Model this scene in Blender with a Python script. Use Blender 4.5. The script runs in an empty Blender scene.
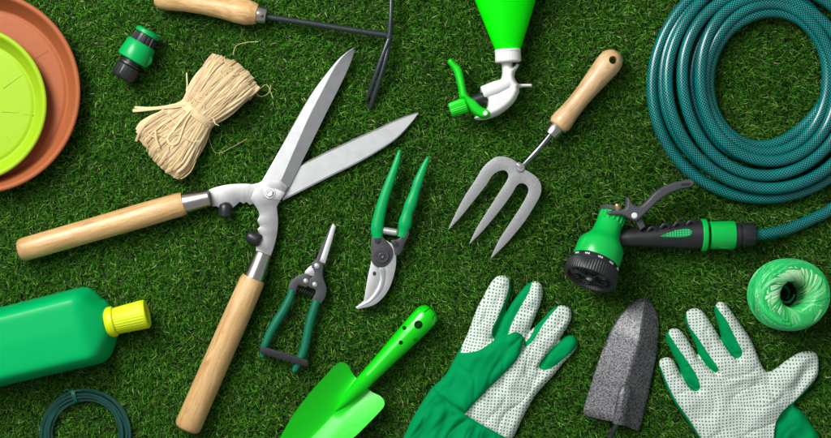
import bpy, bmesh, math, random
import numpy as np
from mathutils import Vector, noise
from mathutils.bvhtree import BVHTree
PI = math.pi
random.seed(7); rng = np.random.default_rng(7)
SC = bpy.context.scene
COL = SC.collection
S = 0.00125            # metres per drawing unit
HC = 1600.0            # camera height in drawing units (2 m)
CX, CY = 415.5, 219.0
G = 8.0                # height at which things rest on the turf

# ------------------------------------------------------------------ camera, world, lights
cam = bpy.data.cameras.new('camera'); co = bpy.data.objects.new('camera', cam); COL.objects.link(co)
co.location = (0, 0, HC*S); cam.sensor_width = 36; cam.lens = 36*HC/831.0
cam.clip_start = 0.05; cam.clip_end = 100
SC.camera = co
W = bpy.data.worlds.new("World"); SC.world = W; W.use_nodes = True
bgn = W.node_tree.nodes['Background']; bgn.inputs[0].default_value = (0.93, 0.97, 1.0, 1); bgn.inputs[1].default_value = 0.28
def area(name, loc, target, size, energy, col=(1, 1, 1)):
    l = bpy.data.lights.new(name, 'AREA'); l.shape = 'SQUARE'; l.size = size; l.energy = energy; l.color = col
    o = bpy.data.objects.new(name, l); COL.objects.link(o); o.location = loc
    o.rotation_euler = (Vector(target)-Vector(loc)).to_track_quat('-Z', 'Y').to_euler(); return o
area('key_softbox', (-1.05, 1.08, 1.35), (-0.02, 0.02, 0), 0.7, 40, (1, 0.985, 0.955))
area('top_fill', (-1.1, 0.9, 2.5), (-.1, .05, 0), 1.2, 30, (0.97, 0.99, 1))  # unseen fill lamp, added so flat metal has something to reflect
SC.view_settings.view_transform = 'Standard'; SC.view_settings.look = 'None'
SC.view_settings.exposure = 0.14; SC.view_settings.gamma = 1.0
SC.cycles.use_denoising = True
SC.cycles.max_bounces = 6

# ------------------------------------------------------------------ materials
class NT:
    def __init__(s, name):
        s.m = bpy.data.materials.new(name); s.m.use_nodes = True; s.t = s.m.node_tree
        s.b = s.t.nodes['Principled BSDF']
    def n(s, typ, **kw):
        x = s.t.nodes.new(typ)
        for k, v in kw.items():
            if k in x.inputs: x.inputs[k].default_value = v
            else: setattr(x, k, v)
        return x
    def l(s, a, b): s.t.links.new(a, b)
    def obj(s): return s.n('ShaderNodeTexCoord').outputs['Object']
    def attr(s, nm): return s.n('ShaderNodeAttribute', attribute_name=nm)
    def noise(s, vec, scale, detail=3, rough=.55):
        x = s.n('ShaderNodeTexNoise', Scale=scale, Detail=detail, Roughness=rough); s.l(vec, x.inputs['Vector']); return x.outputs['Fac']
    def ramp(s, fac, stops):
        r = s.n('ShaderNodeValToRGB'); e = r.color_ramp.elements
        while len(e) < len(stops): e.new(0.5)
        for q, (p, c) in zip(e, stops): q.position = p; q.color = (*c, 1)
        s.l(fac, r.inputs[0]); return r.outputs[0]
    def math(s, op, a, b=None, c=None):
        x = s.n('ShaderNodeMath', operation=op)
        for i, v in enumerate((a, b, c)):
            if v is None: continue
            if isinstance(v, (int, float)): x.inputs[i].default_value = v
            else: s.l(v, x.inputs[i])
        return x.outputs[0]
    def mix(s, f, a, b):
        x = s.n('ShaderNodeMix', data_type='RGBA')
        for i, v in ((0, f), (6, a), (7, b)):
            if isinstance(v, (int, float)): x.inputs[i].default_value = v
            elif isinstance(v, tuple): x.inputs[i].default_value = (*v, 1)
            else: s.l(v, x.inputs[i])
        return x.outputs[2]
    def bump(s, h, strength, dist=0.001, prev=None):
        x = s.n('ShaderNodeBump', Strength=strength, Distance=dist); s.l(h, x.inputs['Height'])
        if prev: s.l(prev, x.inputs['Normal'])
        s.l(x.outputs[0], s.b.inputs['Normal']); return x.outputs[0]
    def set(s, **kw):
        for k, v in kw.items(): s.b.inputs[k.replace('_', ' ')].default_value = v
        return s

def plain(name, c, rough=.4, metal=0, spec=.5, coat=0, var=.12, vs=60, bs=400, bump=.1, sss=0):
    """painted / moulded surface with slight mottling, smudged gloss and fine surface grain"""
    t = NT(name); t.set(Roughness=rough, Metallic=metal, Specular_IOR_Level=spec, Coat_Weight=coat, Coat_Roughness=.15)
    v = t.obj(); n1 = t.noise(v, vs, 4)
    t.l(t.mix(n1, tuple(x*(1-var) for x in c), tuple(min(1, x*(1+var)) for x in c)), t.b.inputs['Base Color'])
    n2 = t.noise(v, vs*3, 4)
    t.l(t.math('MULTIPLY_ADD', n2, .22, rough-.11), t.b.inputs['Roughness'])
    t.bump(t.noise(v, bs, 3), bump, .0006)
    if sss: t.b.inputs['Subsurface Weight'].default_value = sss; t.b.inputs['Subsurface Radius'].default_value = (.01, .01, .01); t.b.inputs['Subsurface Scale'].default_value = .5
    return t.m

def wood(name, c1, c2, dark):
    t = NT(name); a = t.attr('lc').outputs['Vector']
    mp = t.n('ShaderNodeMapping'); mp.inputs['Scale'].default_value = (.014, .16, .16); t.l(a, mp.inputs['Vector'])
    n1 = t.noise(mp.outputs[0], 1.0, 5, .6)
    w = t.n('ShaderNodeTexWave', wave_type='RINGS', rings_direction='X', Scale=1.1, Distortion=5.0, Detail=3.0); w.inputs['Detail Scale'].default_value = 1.2
    t.l(mp.outputs[0], w.inputs['Vector'])
    mp2 = t.n('ShaderNodeMapping'); mp2.inputs['Scale'].default_value = (.12, 2.2, 2.2); t.l(a, mp2.inputs['Vector'])
    pores = t.noise(mp2.outputs[0], 1.0, 2)
    base = t.ramp(n1, [(.36, c2), (.5, c1), (.64, tuple(x*.9 for x in c2))])
    g = t.math('MULTIPLY', w.outputs['Fac'], .6)
    base = t.mix(g, base, c2)
    p = t.math('MULTIPLY', t.math('GREATER_THAN', pores, .58), .34)
    base = t.mix(p, base, dark)
    mp3 = t.n('ShaderNodeMapping'); mp3.inputs['Scale'].default_value = (.035, .09, .09); t.l(a, mp3.inputs['Vector'])
    st = t.ramp(t.noise(mp3.outputs[0], 1.0, 3), [(.62, (0, 0, 0)), (.72, (1, 1, 1))])
    base = t.mix(t.math('MULTIPLY', st, .45), base, dark)
    sx = t.n('ShaderNodeSeparateXYZ'); t.l(a, sx.inputs[0]); mr = t.n('ShaderNodeMapRange'); t.l(sx.outputs[0], mr.inputs[0])
    mr.inputs['From Min'].default_value = 156; mr.inputs['From Max'].default_value = 170
    base = t.mix(t.math('MULTIPLY', mr.outputs[0], t.math('MULTIPLY', n1, .9)), base, dark)
    t.l(base, t.b.inputs['Base Color']); t.set(Roughness=.42, Coat_Weight=.15, Coat_Roughness=.3)
    t.bump(pores, .12, .0005); return t.m

def brushed(name, c, rough=.32, along='lc'):
    t = NT(name); a = t.attr('lc').outputs['Vector']
    mp = t.n('ShaderNodeMapping'); mp.inputs['Scale'].default_value = (.05, 1.6, 1.6); t.l(a, mp.inputs['Vector'])
    n = t.noise(mp.outputs[0], 1.0, 3)
    n2 = t.noise(t.obj(), 40, 5)
    t.l(t.mix(n, tuple(x*.86 for x in c), c), t.b.inputs['Base Color'])
    t.l(t.math('MULTIPLY_ADD', n2, .25, rough-.1), t.b.inputs['Roughness'])
    t.set(Metallic=1.0); t.bump(n, .08, .0003); return t.m

def hammered(name, dark, light, scale, rough=.4, metal=.6, cut=(.42, .6), bump=.5):
    t = NT(name); v = t.obj(); n = t.noise(v, scale, 2, .5)
    t.l(t.ramp(n, [(cut[0], dark), (cut[1], light)]), t.b.inputs['Base Color'])
    t.set(Metallic=metal, Roughness=rough); t.bump(n, bump, .0012); return t.m

def colattr(name, rough=.45, spec=.4, trans=0, sheen=0, bs=0):
    t = NT(name); t.l(t.attr('col').outputs['Color'], t.b.inputs['Base Color']); t.set(Roughness=rough, Specular_IOR_Level=spec)
    if bs: t.bump(t.noise(t.obj(), bs, 3), .25, .0006)
    return t.m

def hose_mat(name, base, line, N, p):
    t = NT(name); uv = t.n('ShaderNodeUVMap', uv_map='uv'); sx = t.n('ShaderNodeSeparateXYZ'); t.l(uv.outputs[0], sx.inputs[0])
    un = t.math('MULTIPLY', sx.outputs[0], N); vp = t.math('DIVIDE', sx.outputs[1], p)
    def ln(op):
        f = t.math('FRACT', t.math(op, un, vp)); d = t.math('ABSOLUTE', t.math('SUBTRACT', f, .5))
        x = t.n('ShaderNodeMapRange'); x.inputs['From Min'].default_value = .04; x.inputs['From Max'].default_value = .15
        x.inputs['To Min'].default_value = 1; x.inputs['To Max'].default_value = 0; t.l(d, x.inputs[0]); return x.outputs[0]
    L = t.math('MAXIMUM', ln('ADD'), ln('SUBTRACT'))
    n = t.noise(t.obj(), 25, 4)
    L = t.math('MULTIPLY', L, t.math('MULTIPLY_ADD', n, .9, .35))
    t.l(t.mix(L, base, line), t.b.inputs['Base Color'])
    t.set(Roughness=.26, Specular_IOR_Level=.45, Coat_Weight=.25, Coat_Roughness=.12); t.bump(L, .12, .0004); return t.m

def fabric(name, base, dots=False, ang=0.0, pitch=3.2, ribs=False):
    t = NT(name); a = t.attr('lc').outputs['Vector']
    rot = t.n('ShaderNodeMapping'); rot.inputs['Rotation'].default_value = (0, 0, ang); t.l(a, rot.inputs['Vector'])
    sx = t.n('ShaderNodeSeparateXYZ'); t.l(rot.outputs[0], sx.inputs[0])
    n = t.noise(t.obj(), 30, 4); fine = t.noise(t.obj(), 1400, 2)
    c = t.mix(n, tuple(x*.88 for x in base), base)
    c = t.mix(t.math('MULTIPLY', fine, .5), c, tuple(x*.6 for x in base))
    wv = t.math('SINE', t.math('MULTIPLY', sx.outputs[0], 3.6 if ribs else 5.0))
    h = t.math('MULTIPLY_ADD', wv, .3, fine)
    if dots:
        warp = t.n('ShaderNodeTexNoise', Scale=.035, Detail=2.0); t.l(a, warp.inputs['Vector'])
        ws = t.n('ShaderNodeSeparateXYZ'); t.l(warp.outputs['Color'], ws.inputs[0])
        X = t.math('MULTIPLY_ADD', ws.outputs[0], 2.2, t.math('DIVIDE', sx.outputs[0], pitch))
        Y = t.math('MULTIPLY_ADD', ws.outputs[1], 2.2, t.math('DIVIDE', sx.outputs[1], pitch))
        fx = t.math('SUBTRACT', t.math('FRACT', X), .5); fy = t.math('SUBTRACT', t.math('FRACT', Y), .5)
        d = t.math('SQRT', t.math('ADD', t.math('MULTIPLY', fx, fx), t.math('MULTIPLY', fy, fy)))
        mr = t.n('ShaderNodeMapRange'); mr.inputs['From Min'].default_value = .21; mr.inputs['From Max'].default_value = .29
        mr.inputs['To Min'].default_value = 1; mr.inputs['To Max'].default_value = 0; t.l(d, mr.inputs[0])
        c = t.mix(mr.outputs[0], c, (.13, .22, .15)); h = t.math('MULTIPLY_ADD', mr.outputs[0], 1.2, h)
    t.l(c, t.b.inputs['Base Color']); t.set(Roughness=.8, Specular_IOR_Level=.05)
    t.bump(h, .55, .0007); return t.m

M = dict(
    terracotta=plain('terracotta', (.34, .098, .034), .5, spec=.18, var=.08),
    lime=plain('lime_plastic', (.29, .465, .012), .42, spec=.2, var=.05),
    wood=wood('beech_wood', (.69, .455, .205), (.50, .285, .105), (.26, .11, .035)),
    wood2=wood('pale_beech_wood', (.69, .475, .255), (.53, .325, .15), (.30, .15, .06)),
    steel=brushed('brushed_steel', (.62, .61, .59)),
    shank=brushed('dark_bare_steel', (.26, .27, .28), .22),
    ferrule=brushed('ferrule_steel', (.60, .57, .53), .25),
    blade=plain('blade_steel', (.52, .52, .52), .42, .8, var=.07, vs=30, bs=300, bump=.02),
    blade_hi=plain('ground_steel', (.62, .62, .62), .38, .8, var=.07, vs=35, bs=300, bump=.02),
    blade_lo=plain('ground_edge_steel', (.36, .36, .37), .4, .7, var=.06, vs=40, bs=300, bump=.02),
    tang=plain('satin_tang_steel', (.34, .34, .335), .42, .85, var=.18, vs=45, bs=300, bump=.03),
    dark=plain('dark_metal', (.022, .022, .025), .38, .3, bs=900, bump=.25),
    darkp=plain('dark_hinge_metal', (.06, .06, .065), .4, .5, bs=900, bump=.3),
    greyp=plain('grey_coated_metal', (.045, .047, .052), .42, .1, bs=900, bump=.3),
    rod=plain('black_painted_rod', (.035, .045, .05), .3, .4, bs=500, bump=.3),
    rubber=plain('black_rubber', (.014, .015, .018), .38, var=.2),
    blackp=plain('black_plastic', (.014, .015, .017), .42, var=.2, bs=900, bump=.25),
    greylever=plain('grey_lever_plastic', (.065, .068, .075), .4, var=.1, bs=900, bump=.25),
    green=plain('emerald_plastic', (.0, .33, .075), .33, spec=.2, var=.07, coat=.12),
    nozzle=plain('nozzle_green_plastic', (.0, .46, .065), .3, spec=.35, var=.07, coat=.2),
    bottle=plain('bottle_green_plastic', (.0, .37, .10), .34, spec=.14, var=.05, vs=15, bump=.03),
    yellow=plain('yellow_green_cap', (.58, .70, .008), .42, spec=.3, var=.05),
    neon=plain('neon_green_plastic', (.0, .74, .0), .45, spec=.15, var=.04, vs=20, bump=.03),
    neon2=plain('neon_green_trigger', (.004, .55, .01), .38, spec=.3, var=.05),
    trowel=plain('bright_green_enamel', (.0, .60, .002), .25, spec=.3, coat=.5, var=.05, bs=120, bump=.04),
    grip=plain('green_grip', (.0, .33, .085), .36, spec=.25, var=.08),
    grip2=plain('dark_green_grip', (.0, .13, .065), .42, spec=.35, var=.12),
    white=plain('white_plastic', (.74, .74, .73), .4, var=.04),
    gstud=plain('pale_green_studs', (.18, .62, .34), .4),
    print=plain('white_print', (.7, .72, .72), .5),
    brass=plain('brass', (.75, .52, .22), .3, 1),
    zinc=plain('zinc_rivet', (.75, .75, .74), .35, .8),
    wire=plain('green_garden_wire', (.006, .055, .042), .3, var=.2, coat=.3),
    tie=plain('wire_tie', (.0, .13, .06), .4),
    hammer=hammered('hammered_grey_paint', (.028, .028, .031), (.20, .20, .21), 520, .42, .4, (.36, .68), .22),
    forkm=hammered('speckled_silver_paint', (.30, .30, .305), (.42, .42, .42), 900, .45, .5, (.35, .65), .08),
    hose=hose_mat('braided_teal_hose', (.0, .020, .024), (.006, .42, .38), 12, 3.2),
    gf=fabric('green_glove_cotton', (.0, .31, .09), ribs=True, ang=.5),
    gd1=fabric('dotted_palm_cotton', (.76, .85, .77), True, -.12),
    gd2=fabric('dotted_palm_fabric', (.76, .85, .77), True, .06),
    raffia=colattr('raffia_fibre', .6, .3, bs=900),
    twine=colattr('shiny_twine', .33, .55, bs=700),
    grass=colattr('turf_blade', .5, .3),
    hole=plain('painted_bore_shade', (.03, .02, .012), .8),  # shade inside a hole, put into the colour
)

# ------------------------------------------------------------------ geometry helpers (drawing units: x right, y down, z up)
class MB:
    def __init__(s): s.v = []; s.f = []; s.uv = []; s.lc = []; s.col = []
    def add(s, v, f, uv=None, lc=None, col=None):
        o = len(s.v); v = [tuple(map(float, p)) for p in v]; s.v += v
        s.f += [tuple(i+o for i in q) for q in f]
        s.uv += uv if uv else [[(0, 0)]*len(q) for q in f]
        s.lc += [tuple(map(float, p)) for p in (lc if lc is not None else v)]
        s.col += [col or (1, 1, 1, 1)]*len(v)
        return s

class Thing:
    def __init__(s, name, label, cat, at, zref=12, group=None):
        s.k = 1-zref/HC
        s.e = bpy.data.objects.new(name, None); COL.objects.link(s.e); s.e.empty_display_size = .02
        s.loc = np.array(s.w([(at[0], at[1], G)]))[0]; s.e.location = s.loc
        s.e['label'] = label; s.e['category'] = cat
        if group: s.e['group'] = group
    def w(s, v):
        v = np.asarray(v, float)
        return np.stack([(v[:, 0]-CX)*S*s.k, (CY-v[:, 1])*S*s.k, v[:, 2]*S], 1)
    def part(s, name, mb, mat, parent=None, sharp=35, label=None, recalc=True):
        me = bpy.data.meshes.new(name)
        me.from_pydata((s.w(mb.v)-s.loc).tolist(), [], mb.f)
        uvl = me.uv_layers.new(name='uv'); flat = [c for q in mb.uv for p in q for c in p]
        if len(flat) == 2*len(me.loops): uvl.data.foreach_set('uv', flat)
        a = me.attributes.new('lc', 'FLOAT_VECTOR', 'POINT'); a.data.foreach_set('vector', np.array(mb.lc, float).ravel())
        a = me.attributes.new('col', 'FLOAT_COLOR', 'POINT'); a.data.foreach_set('color', np.array(mb.col, float).ravel())
        if recalc:
            bm = bmesh.new(); bm.from_mesh(me); bmesh.ops.recalc_face_normals(bm, faces=bm.faces); bm.to_mesh(me); bm.free()
        me.polygons.foreach_set('use_smooth', [True]*len(me.polygons))
        me.set_sharp_from_angle(angle=math.radians(sharp))
        me.materials.append(M[mat]); me.update()
        o = bpy.data.objects.new(name, me); COL.objects.link(o); o.parent = parent or s.e
        if label: o['label'] = label
        return o
    def cut(s, ob, mb):
        c = s.part('cutter', mb, 'dark')
        m = ob.modifiers.new('b', 'BOOLEAN'); m.object = c; m.operation = 'DIFFERENCE'; m.solver = 'EXACT'
        bpy.context.view_layer.update(); dg = bpy.context.evaluated_depsgraph_get()
        me = bpy.data.meshes.new_from_object(ob.evaluated_get(dg)); ob.modifiers.clear(); old = ob.data; ob.data = me
        me.set_sharp_from_angle(angle=math.radians(35)); me.name = ob.name
        bpy.data.objects.remove(c)

def spl(pts, n=6, closed=False):
    """smooth curve through points; a point ending in True is a sharp corner"""
    P = [np.array([float(c) for c in p if not isinstance(c, bool)]) for p in pts]; sh = [isinstance(p[-1], bool) for p in pts]
    N = len(P); out = []
    for i in range(N if closed else N-1):
        a, b = P[i], P[(i+1) % N]; d = b-a
        pa = P[(i-1) % N] if (closed or i > 0) else a-d; nb = P[(i+2) % N] if (closed or i+2 < N) else b+d
        m0 = d if sh[i] else (b-pa)*.5; m1 = d if sh[(i+1) % N] else (nb-a)*.5
        for j in range(n):
            t = j/n; out.append((2*t**3-3*t*t+1)*a+(t**3-2*t*t+t)*m0+(-2*t**3+3*t*t)*b+(t**3-t*t)*m1)
    if not closed: out.append(P[-1])
    return np.array(out)

def resample(pts, n):
    pts = np.asarray(pts, float); d = np.r_[0, np.cumsum(np.linalg.norm(np.diff(pts, axis=0), axis=1))]
    t = np.linspace(0, d[-1], n); return np.stack([np.interp(t, d, pts[:, k]) for k in range(pts.shape[1])], 1)

def loft(mb, secs, caps=True, closed=True, lcs=None, uvt=None, col=None):
    n = len(secs[0]); v = [p for s_ in secs for p in s_]; f = []; uv = []
    for i in range(len(secs)-1):
        for j in range(n if closed else n-1):
            k = (j+1) % n; f.append((i*n+j, i*n+k, (i+1)*n+k, (i+1)*n+j))
            a, b = (uvt[i], uvt[i+1]) if uvt is not None else (i, i+1)
            uv.append([(j/n, a), ((j+1)/n, a), ((j+1)/n, b), (j/n, b)])
    if caps and closed:
        for base, rev in ((0, True), ((len(secs)-1)*n, False)):
            q = tuple(range(base, base+n)); q = q[::-1] if rev else q; f.append(q); uv.append([(0, 0)]*n)
    return mb.add(v, f, uv, [p for s_ in lcs for p in s_] if lcs is not None else None, col)

def tube(mb, path, r, seg=12, caps=True, flat=1.0, col=None, roll=0):
    """sweep along a path of 3D points; r number or list; flat = vertical/lateral radius"""
    P = np.asarray(path, float); n = len(P); r = np.full(n, r, float) if np.isscalar(r) else np.asarray(r, float)
    T = np.gradient(P, axis=0); T /= np.linalg.norm(T, axis=1)[:, None]+1e-9
    d = np.r_[0, np.cumsum(np.linalg.norm(np.diff(P, axis=0), axis=1))]
    secs = []; lcs = []
    for i in range(n):
        t = T[i]; up = np.array([0, 0, 1.]) if abs(t[2]) < .95 else np.array([0, 1., 0])
        sd = np.cross(up, t); sd /= np.linalg.norm(sd); ub = np.cross(t, sd); s_ = []; l_ = []
        for j in range(seg):
            a = 2*PI*j/seg+roll; s_.append(P[i]+sd*math.cos(a)*r[i]+ub*math.sin(a)*r[i]*flat); l_.append((d[i], math.cos(a)*r[i], math.sin(a)*r[i]))
        secs.append(s_); lcs.append(l_)
    return loft(mb, secs, caps, True, lcs, d, col)

def lathe(mb, p0, p1, prof, seg=32, rf=None, caps=True, flat=1.0):
    """revolve profile [(t, r)] about the axis from p0 towards p1 (t in drawing units)"""
    p0 = np.array(p0, float); ax = np.array(p1, float)-p0; ax /= np.linalg.norm(ax)
    up = np.array([0, 0, 1.]) if abs(ax[2]) < .9 else np.array([0, 1., 0])
    sd = np.cross(up, ax); sd /= np.linalg.norm(sd); ub = np.cross(ax, sd); secs = []; lcs = []
    for (t, r) in prof:
        s_ = []; l_ = []
        for j in range(seg):
            a = 2*PI*j/seg; q = max(r, .01)*(rf(t, a) if rf else 1)
            s_.append(p0+ax*t+sd*math.cos(a)*q+ub*math.sin(a)*q*flat); l_.append((t, math.cos(a)*q, math.sin(a)*q))
        secs.append(s_); lcs.append(l_)
    return loft(mb, secs, caps, True, lcs, [p[0] for p in prof])

def bev(t0, t1, r, b=.8):
    return [(t0, 0), (t0, r-b), (t0+b*.3, r-b*.3), (t0+b, r), (t1-b, r), (t1-b*.3, r-b*.3), (t1, r-b), (t1, 0)]

def plate(mb, outline, z, th, bevel=.6, zf=None, ax=None, seg=2):
    """flat plate with bevelled rim; z = top height"""
    bm = bmesh.new(); vs = [bm.verts.new((p[0], p[1], z)) for p in outline]; f = bm.faces.new(vs)
    if f.calc_area() and f.normal.z < 0: f.normal_flip()
    bm.normal_update()
    if f.normal.z < 0: bmesh.ops.reverse_faces(bm, faces=[f])
    top = list(f.edges)
    r = bmesh.ops.extrude_face_region(bm, geom=[f]); nv = [g for g in r['geom'] if isinstance(g, bmesh.types.BMVert)]
    for v in nv: v.co.z -= th
    bm.normal_update()
    te = [e for e in bm.edges if all(abs(v.co.z-z) < 1e-6 for v in e.verts)]
    if bevel: bmesh.ops.bevel(bm, geom=te, offset=bevel, segments=seg, profile=.6, affect='EDGES', clamp_overlap=True)
    bmesh.ops.triangulate(bm, faces=[q for q in bm.faces if len(q.verts) > 4])
    bm.verts.index_update(); v = [tuple(p.co) for p in bm.verts]; fs = [tuple(p.index for p in q.verts) for q in bm.faces]; bm.free()
    if zf: v = [(a, b, c+zf(a, b)) for a, b, c in v]
    lc = None
    if ax is not None:
        u = np.array(ax, float); u /= np.linalg.norm(u); lc = [(a*u[0]+b*u[1], -a*u[1]+b*u[0], c) for a, b, c in v]
    return mb.add(v, fs, None, lc)

def box(mb, p0, p1, w, z0, z1):
    """bar from p0 to p1 (xy), width w, between z0 and z1"""
    p0, p1 = np.array(p0, float), np.array(p1, float); d = p1-p0; d /= np.linalg.norm(d); n = np.array([-d[1], d[0]])*w/2
    q = [p0-n, p1-n, p1+n, p0+n]; v = [(*a, z0) for a in q]+[(*a, z1) for a in q]
    return mb.add(v, [(0, 1, 2, 3), (4, 5, 6, 7), (0, 1, 5, 4), (1, 2, 6, 5), (2, 3, 7, 6), (3, 0, 4, 7)])

def pdist(P, poly, closed=True):
    A = poly if closed else poly[:-1]; B = np.roll(poly, -1, 0) if closed else poly[1:]
    best = np.full(len(P), 1e9); near = np.zeros((len(P), 2))
    for a, b in zip(A, B):
        d = b-a; L = d@d+1e-12; t = np.clip(((P-a)@d)/L, 0, 1); q = a+t[:, None]*d; D = np.hypot(*(P-q).T)
        m = D < best; best[m] = D[m]; near[m] = q[m]
    return best, near
def inside(P, poly):
    r = np.zeros(len(P), bool); A = poly; B = np.roll(poly, -1, 0)
    for a, b in zip(A, B):
        if a[1] == b[1]: continue
        c = (a[1] > P[:, 1]) != (b[1] > P[:, 1]); r ^= c & (P[:, 0] < (b[0]-a[0])*(P[:, 1]-a[1])/(b[1]-a[1])+a[0])
    return r

def field(outline, hf, zb, step=1.0, regions=(), lcang=0.0, smooth=0):
    """solid whose top follows hf(x, y, d) (d = distance inside the outline) over a flat underside zb.
    regions: polygons that split the top into separate meshes -> list [rest, region0, ...]"""
    O = np.asarray(outline, float); x0, y0 = O.min(0)-step; x1, y1 = O.max(0)+step
    nx, ny = int((x1-x0)/step)+2, int((y1-y0)/step)+2
    X, Y = np.meshgrid(x0+np.arange(nx)*step, y0+np.arange(ny)*step); P = np.stack([X.ravel(), Y.ravel()], 1)
    ins = inside(P, O); idx = np.arange(nx*ny).reshape(ny, nx)
    q = np.stack([idx[:-1, :-1], idx[:-1, 1:], idx[1:, 1:], idx[1:, :-1]], -1).reshape(-1, 4)
    q = q[ins[q].sum(1) >= 2]
    used = np.unique(q); re = np.full(nx*ny, -1); re[used] = np.arange(len(used)); P = P[used]; ins = ins[used]; q = re[q]
    d, near = pdist(P, O); P[~ins] = near[~ins]; d[~ins] = 0
    cen = P[q].mean(1); lab = np.zeros(len(q), int)
    for i, rg in enumerate(regions): lab[inside(cen, np.asarray(rg, float))] = i+1
    if regions:
        lo = np.full(len(P), 99); hi = np.full(len(P), -1)
        for k in range(4): np.minimum.at(lo, q[:, k], lab); np.maximum.at(hi, q[:, k], lab)
        bd = np.where((lo != hi) & (d > step))[0]; bn = np.full(len(bd), 1e9); bp = P[bd].copy()
        for rg in regions:
            dd, nn_ = pdist(P[bd], np.asarray(rg, float)); mk = dd < bn; bn[mk] = dd[mk]; bp[mk] = nn_[mk]
        ok = bn < step*.9; P[bd[ok]] = bp[ok]
    zt = np.asarray(hf(P[:, 0], P[:, 1], d)); zt = np.maximum(zt, zb+.2)
    for _ in range(smooth):
        fm = zt[q].mean(1); ac = np.zeros(len(P)); ct = np.zeros(len(P))
        for k in range(4): np.add.at(ac, q[:, k], fm); np.add.at(ct, q[:, k], 1)
        zt = np.where(d > 0, ac/np.maximum(ct, 1), zt)
    n = len(P); V = np.r_[np.c_[P, zt], np.c_[P, np.full(n, zb)]]
    e = np.concatenate([q[:, [0, 1]], q[:, [1, 2]], q[:, [2, 3]], q[:, [3, 0]]]); se = np.sort(e, 1)
    key = se[:, 0]*n+se[:, 1]; u, inv, cnt = np.unique(key, return_inverse=True, return_counts=True); be = e[cnt[inv] == 1]
    side = np.stack([be[:, 1], be[:, 0], be[:, 0]+n, be[:, 1]+n], 1)
    c, s_ = math.cos(lcang), math.sin(lcang); lc = np.c_[V[:, 0]*c+V[:, 1]*s_, -V[:, 0]*s_+V[:, 1]*c, V[:, 2]]
    out = []
    for k in range(len(regions)+1):
        F = q[lab == k]
        if k == 0: F = np.r_[F, side, (q+n)[:, ::-1]]
        us = np.unique(F)
        if not len(us): out.append(None); continue
        rr = np.full(2*n, -1); rr[us] = np.arange(len(us))
        out.append(MB().add(V[us], rr[F].tolist(), None, lc[us]))
    return out

def dome(d, R, H): return H*np.sqrt(np.clip(1-(1-np.minimum(d/R, 1))**2, 0, 1))
def sm(x, a, b): t = np.clip((x-a)/(b-a), 0, 1); return t*t*(3-2*t)
def nz(x, y, s, seed=0): return np.array([noise.noise(Vector((a*s, b*s, seed))) for a, b in zip(x, y)])

# ------------------------------------------------------------------ the setting
def base_sheet():
    me = bpy.data.meshes.new('turf_backing'); a = 3.0
    me.from_pydata([(-a, -a, 0), (a, -a, 0), (a, a, 0), (-a, a, 0)], [], [(0, 1, 2, 3)])
    t = NT('turf_backing'); n = t.noise(t.obj(), 400, 4)
    t.l(t.ramp(n, [(.3, (.008, .014, .004)), (.7, (.02, .045, .01))]), t.b.inputs['Base Color']); t.set(Roughness=.9)
    me.materials.append(t.m); o = bpy.data.objects.new('ground', me); COL.objects.link(o); o['kind'] = 'structure'; o['label'] = 'dark backing under the green turf'
base_sheet()

# ------------------------------------------------------------------ saucers
def saucer(name, label, c, R, z, hgt, wall, mat, zref, ribs):
    t = Thing(name, label, 'plant saucer', c, zref); mb = MB()
    ri = R-wall; prof = [(0, .01), (0, ri-2), (1.2, ri), (hgt-6, R-4.5), (hgt-4.5, R-.6), (hgt-1.6, R), (hgt-.4, R-.8), (hgt, R-2.4), (hgt-.4, R-4.2), (hgt-2, R-5.4),
            (hgt-7, R-7.2), (6.5, ri+.5), (3.2, ri-1.5), (2.0, ri-2.6), (1.8, ri-4.2), (2.8, ri-5.4), (2.9, ri-8), (2.6, ri*.55), (2.3, .01)]
    lathe(mb, (*c, z), (*c, z+10), prof, 160, caps=False)
    o = t.part('dish', mb, mat, sharp=50)
    for (a, b) in ribs:
        m = MB(); box(m, a, b, .9, z+2.4, z+3.2); t.part('floor_rib', m, mat, parent=o)
    return t
saucer('plant_saucer', 'large round terracotta-coloured saucer lying on the turf under the lime green one', (-21, 92), 102, G, 22, 14, 'terracotta', 26, [((32, 56.5), (44, 49)), ((46, 106), (57, 107.5))])
saucer('plant_saucer', 'smaller lime green round saucer resting inside the terracotta one', (-31.6, 104), 78.6, G+3.4, 17, 12, 'lime', 26, [((0, 87), (20, 73)), ((-2, 110.5), (15, 111.5)), ((20, 113), (30, 114)), ((3, 135), (6, 140))])

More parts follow.
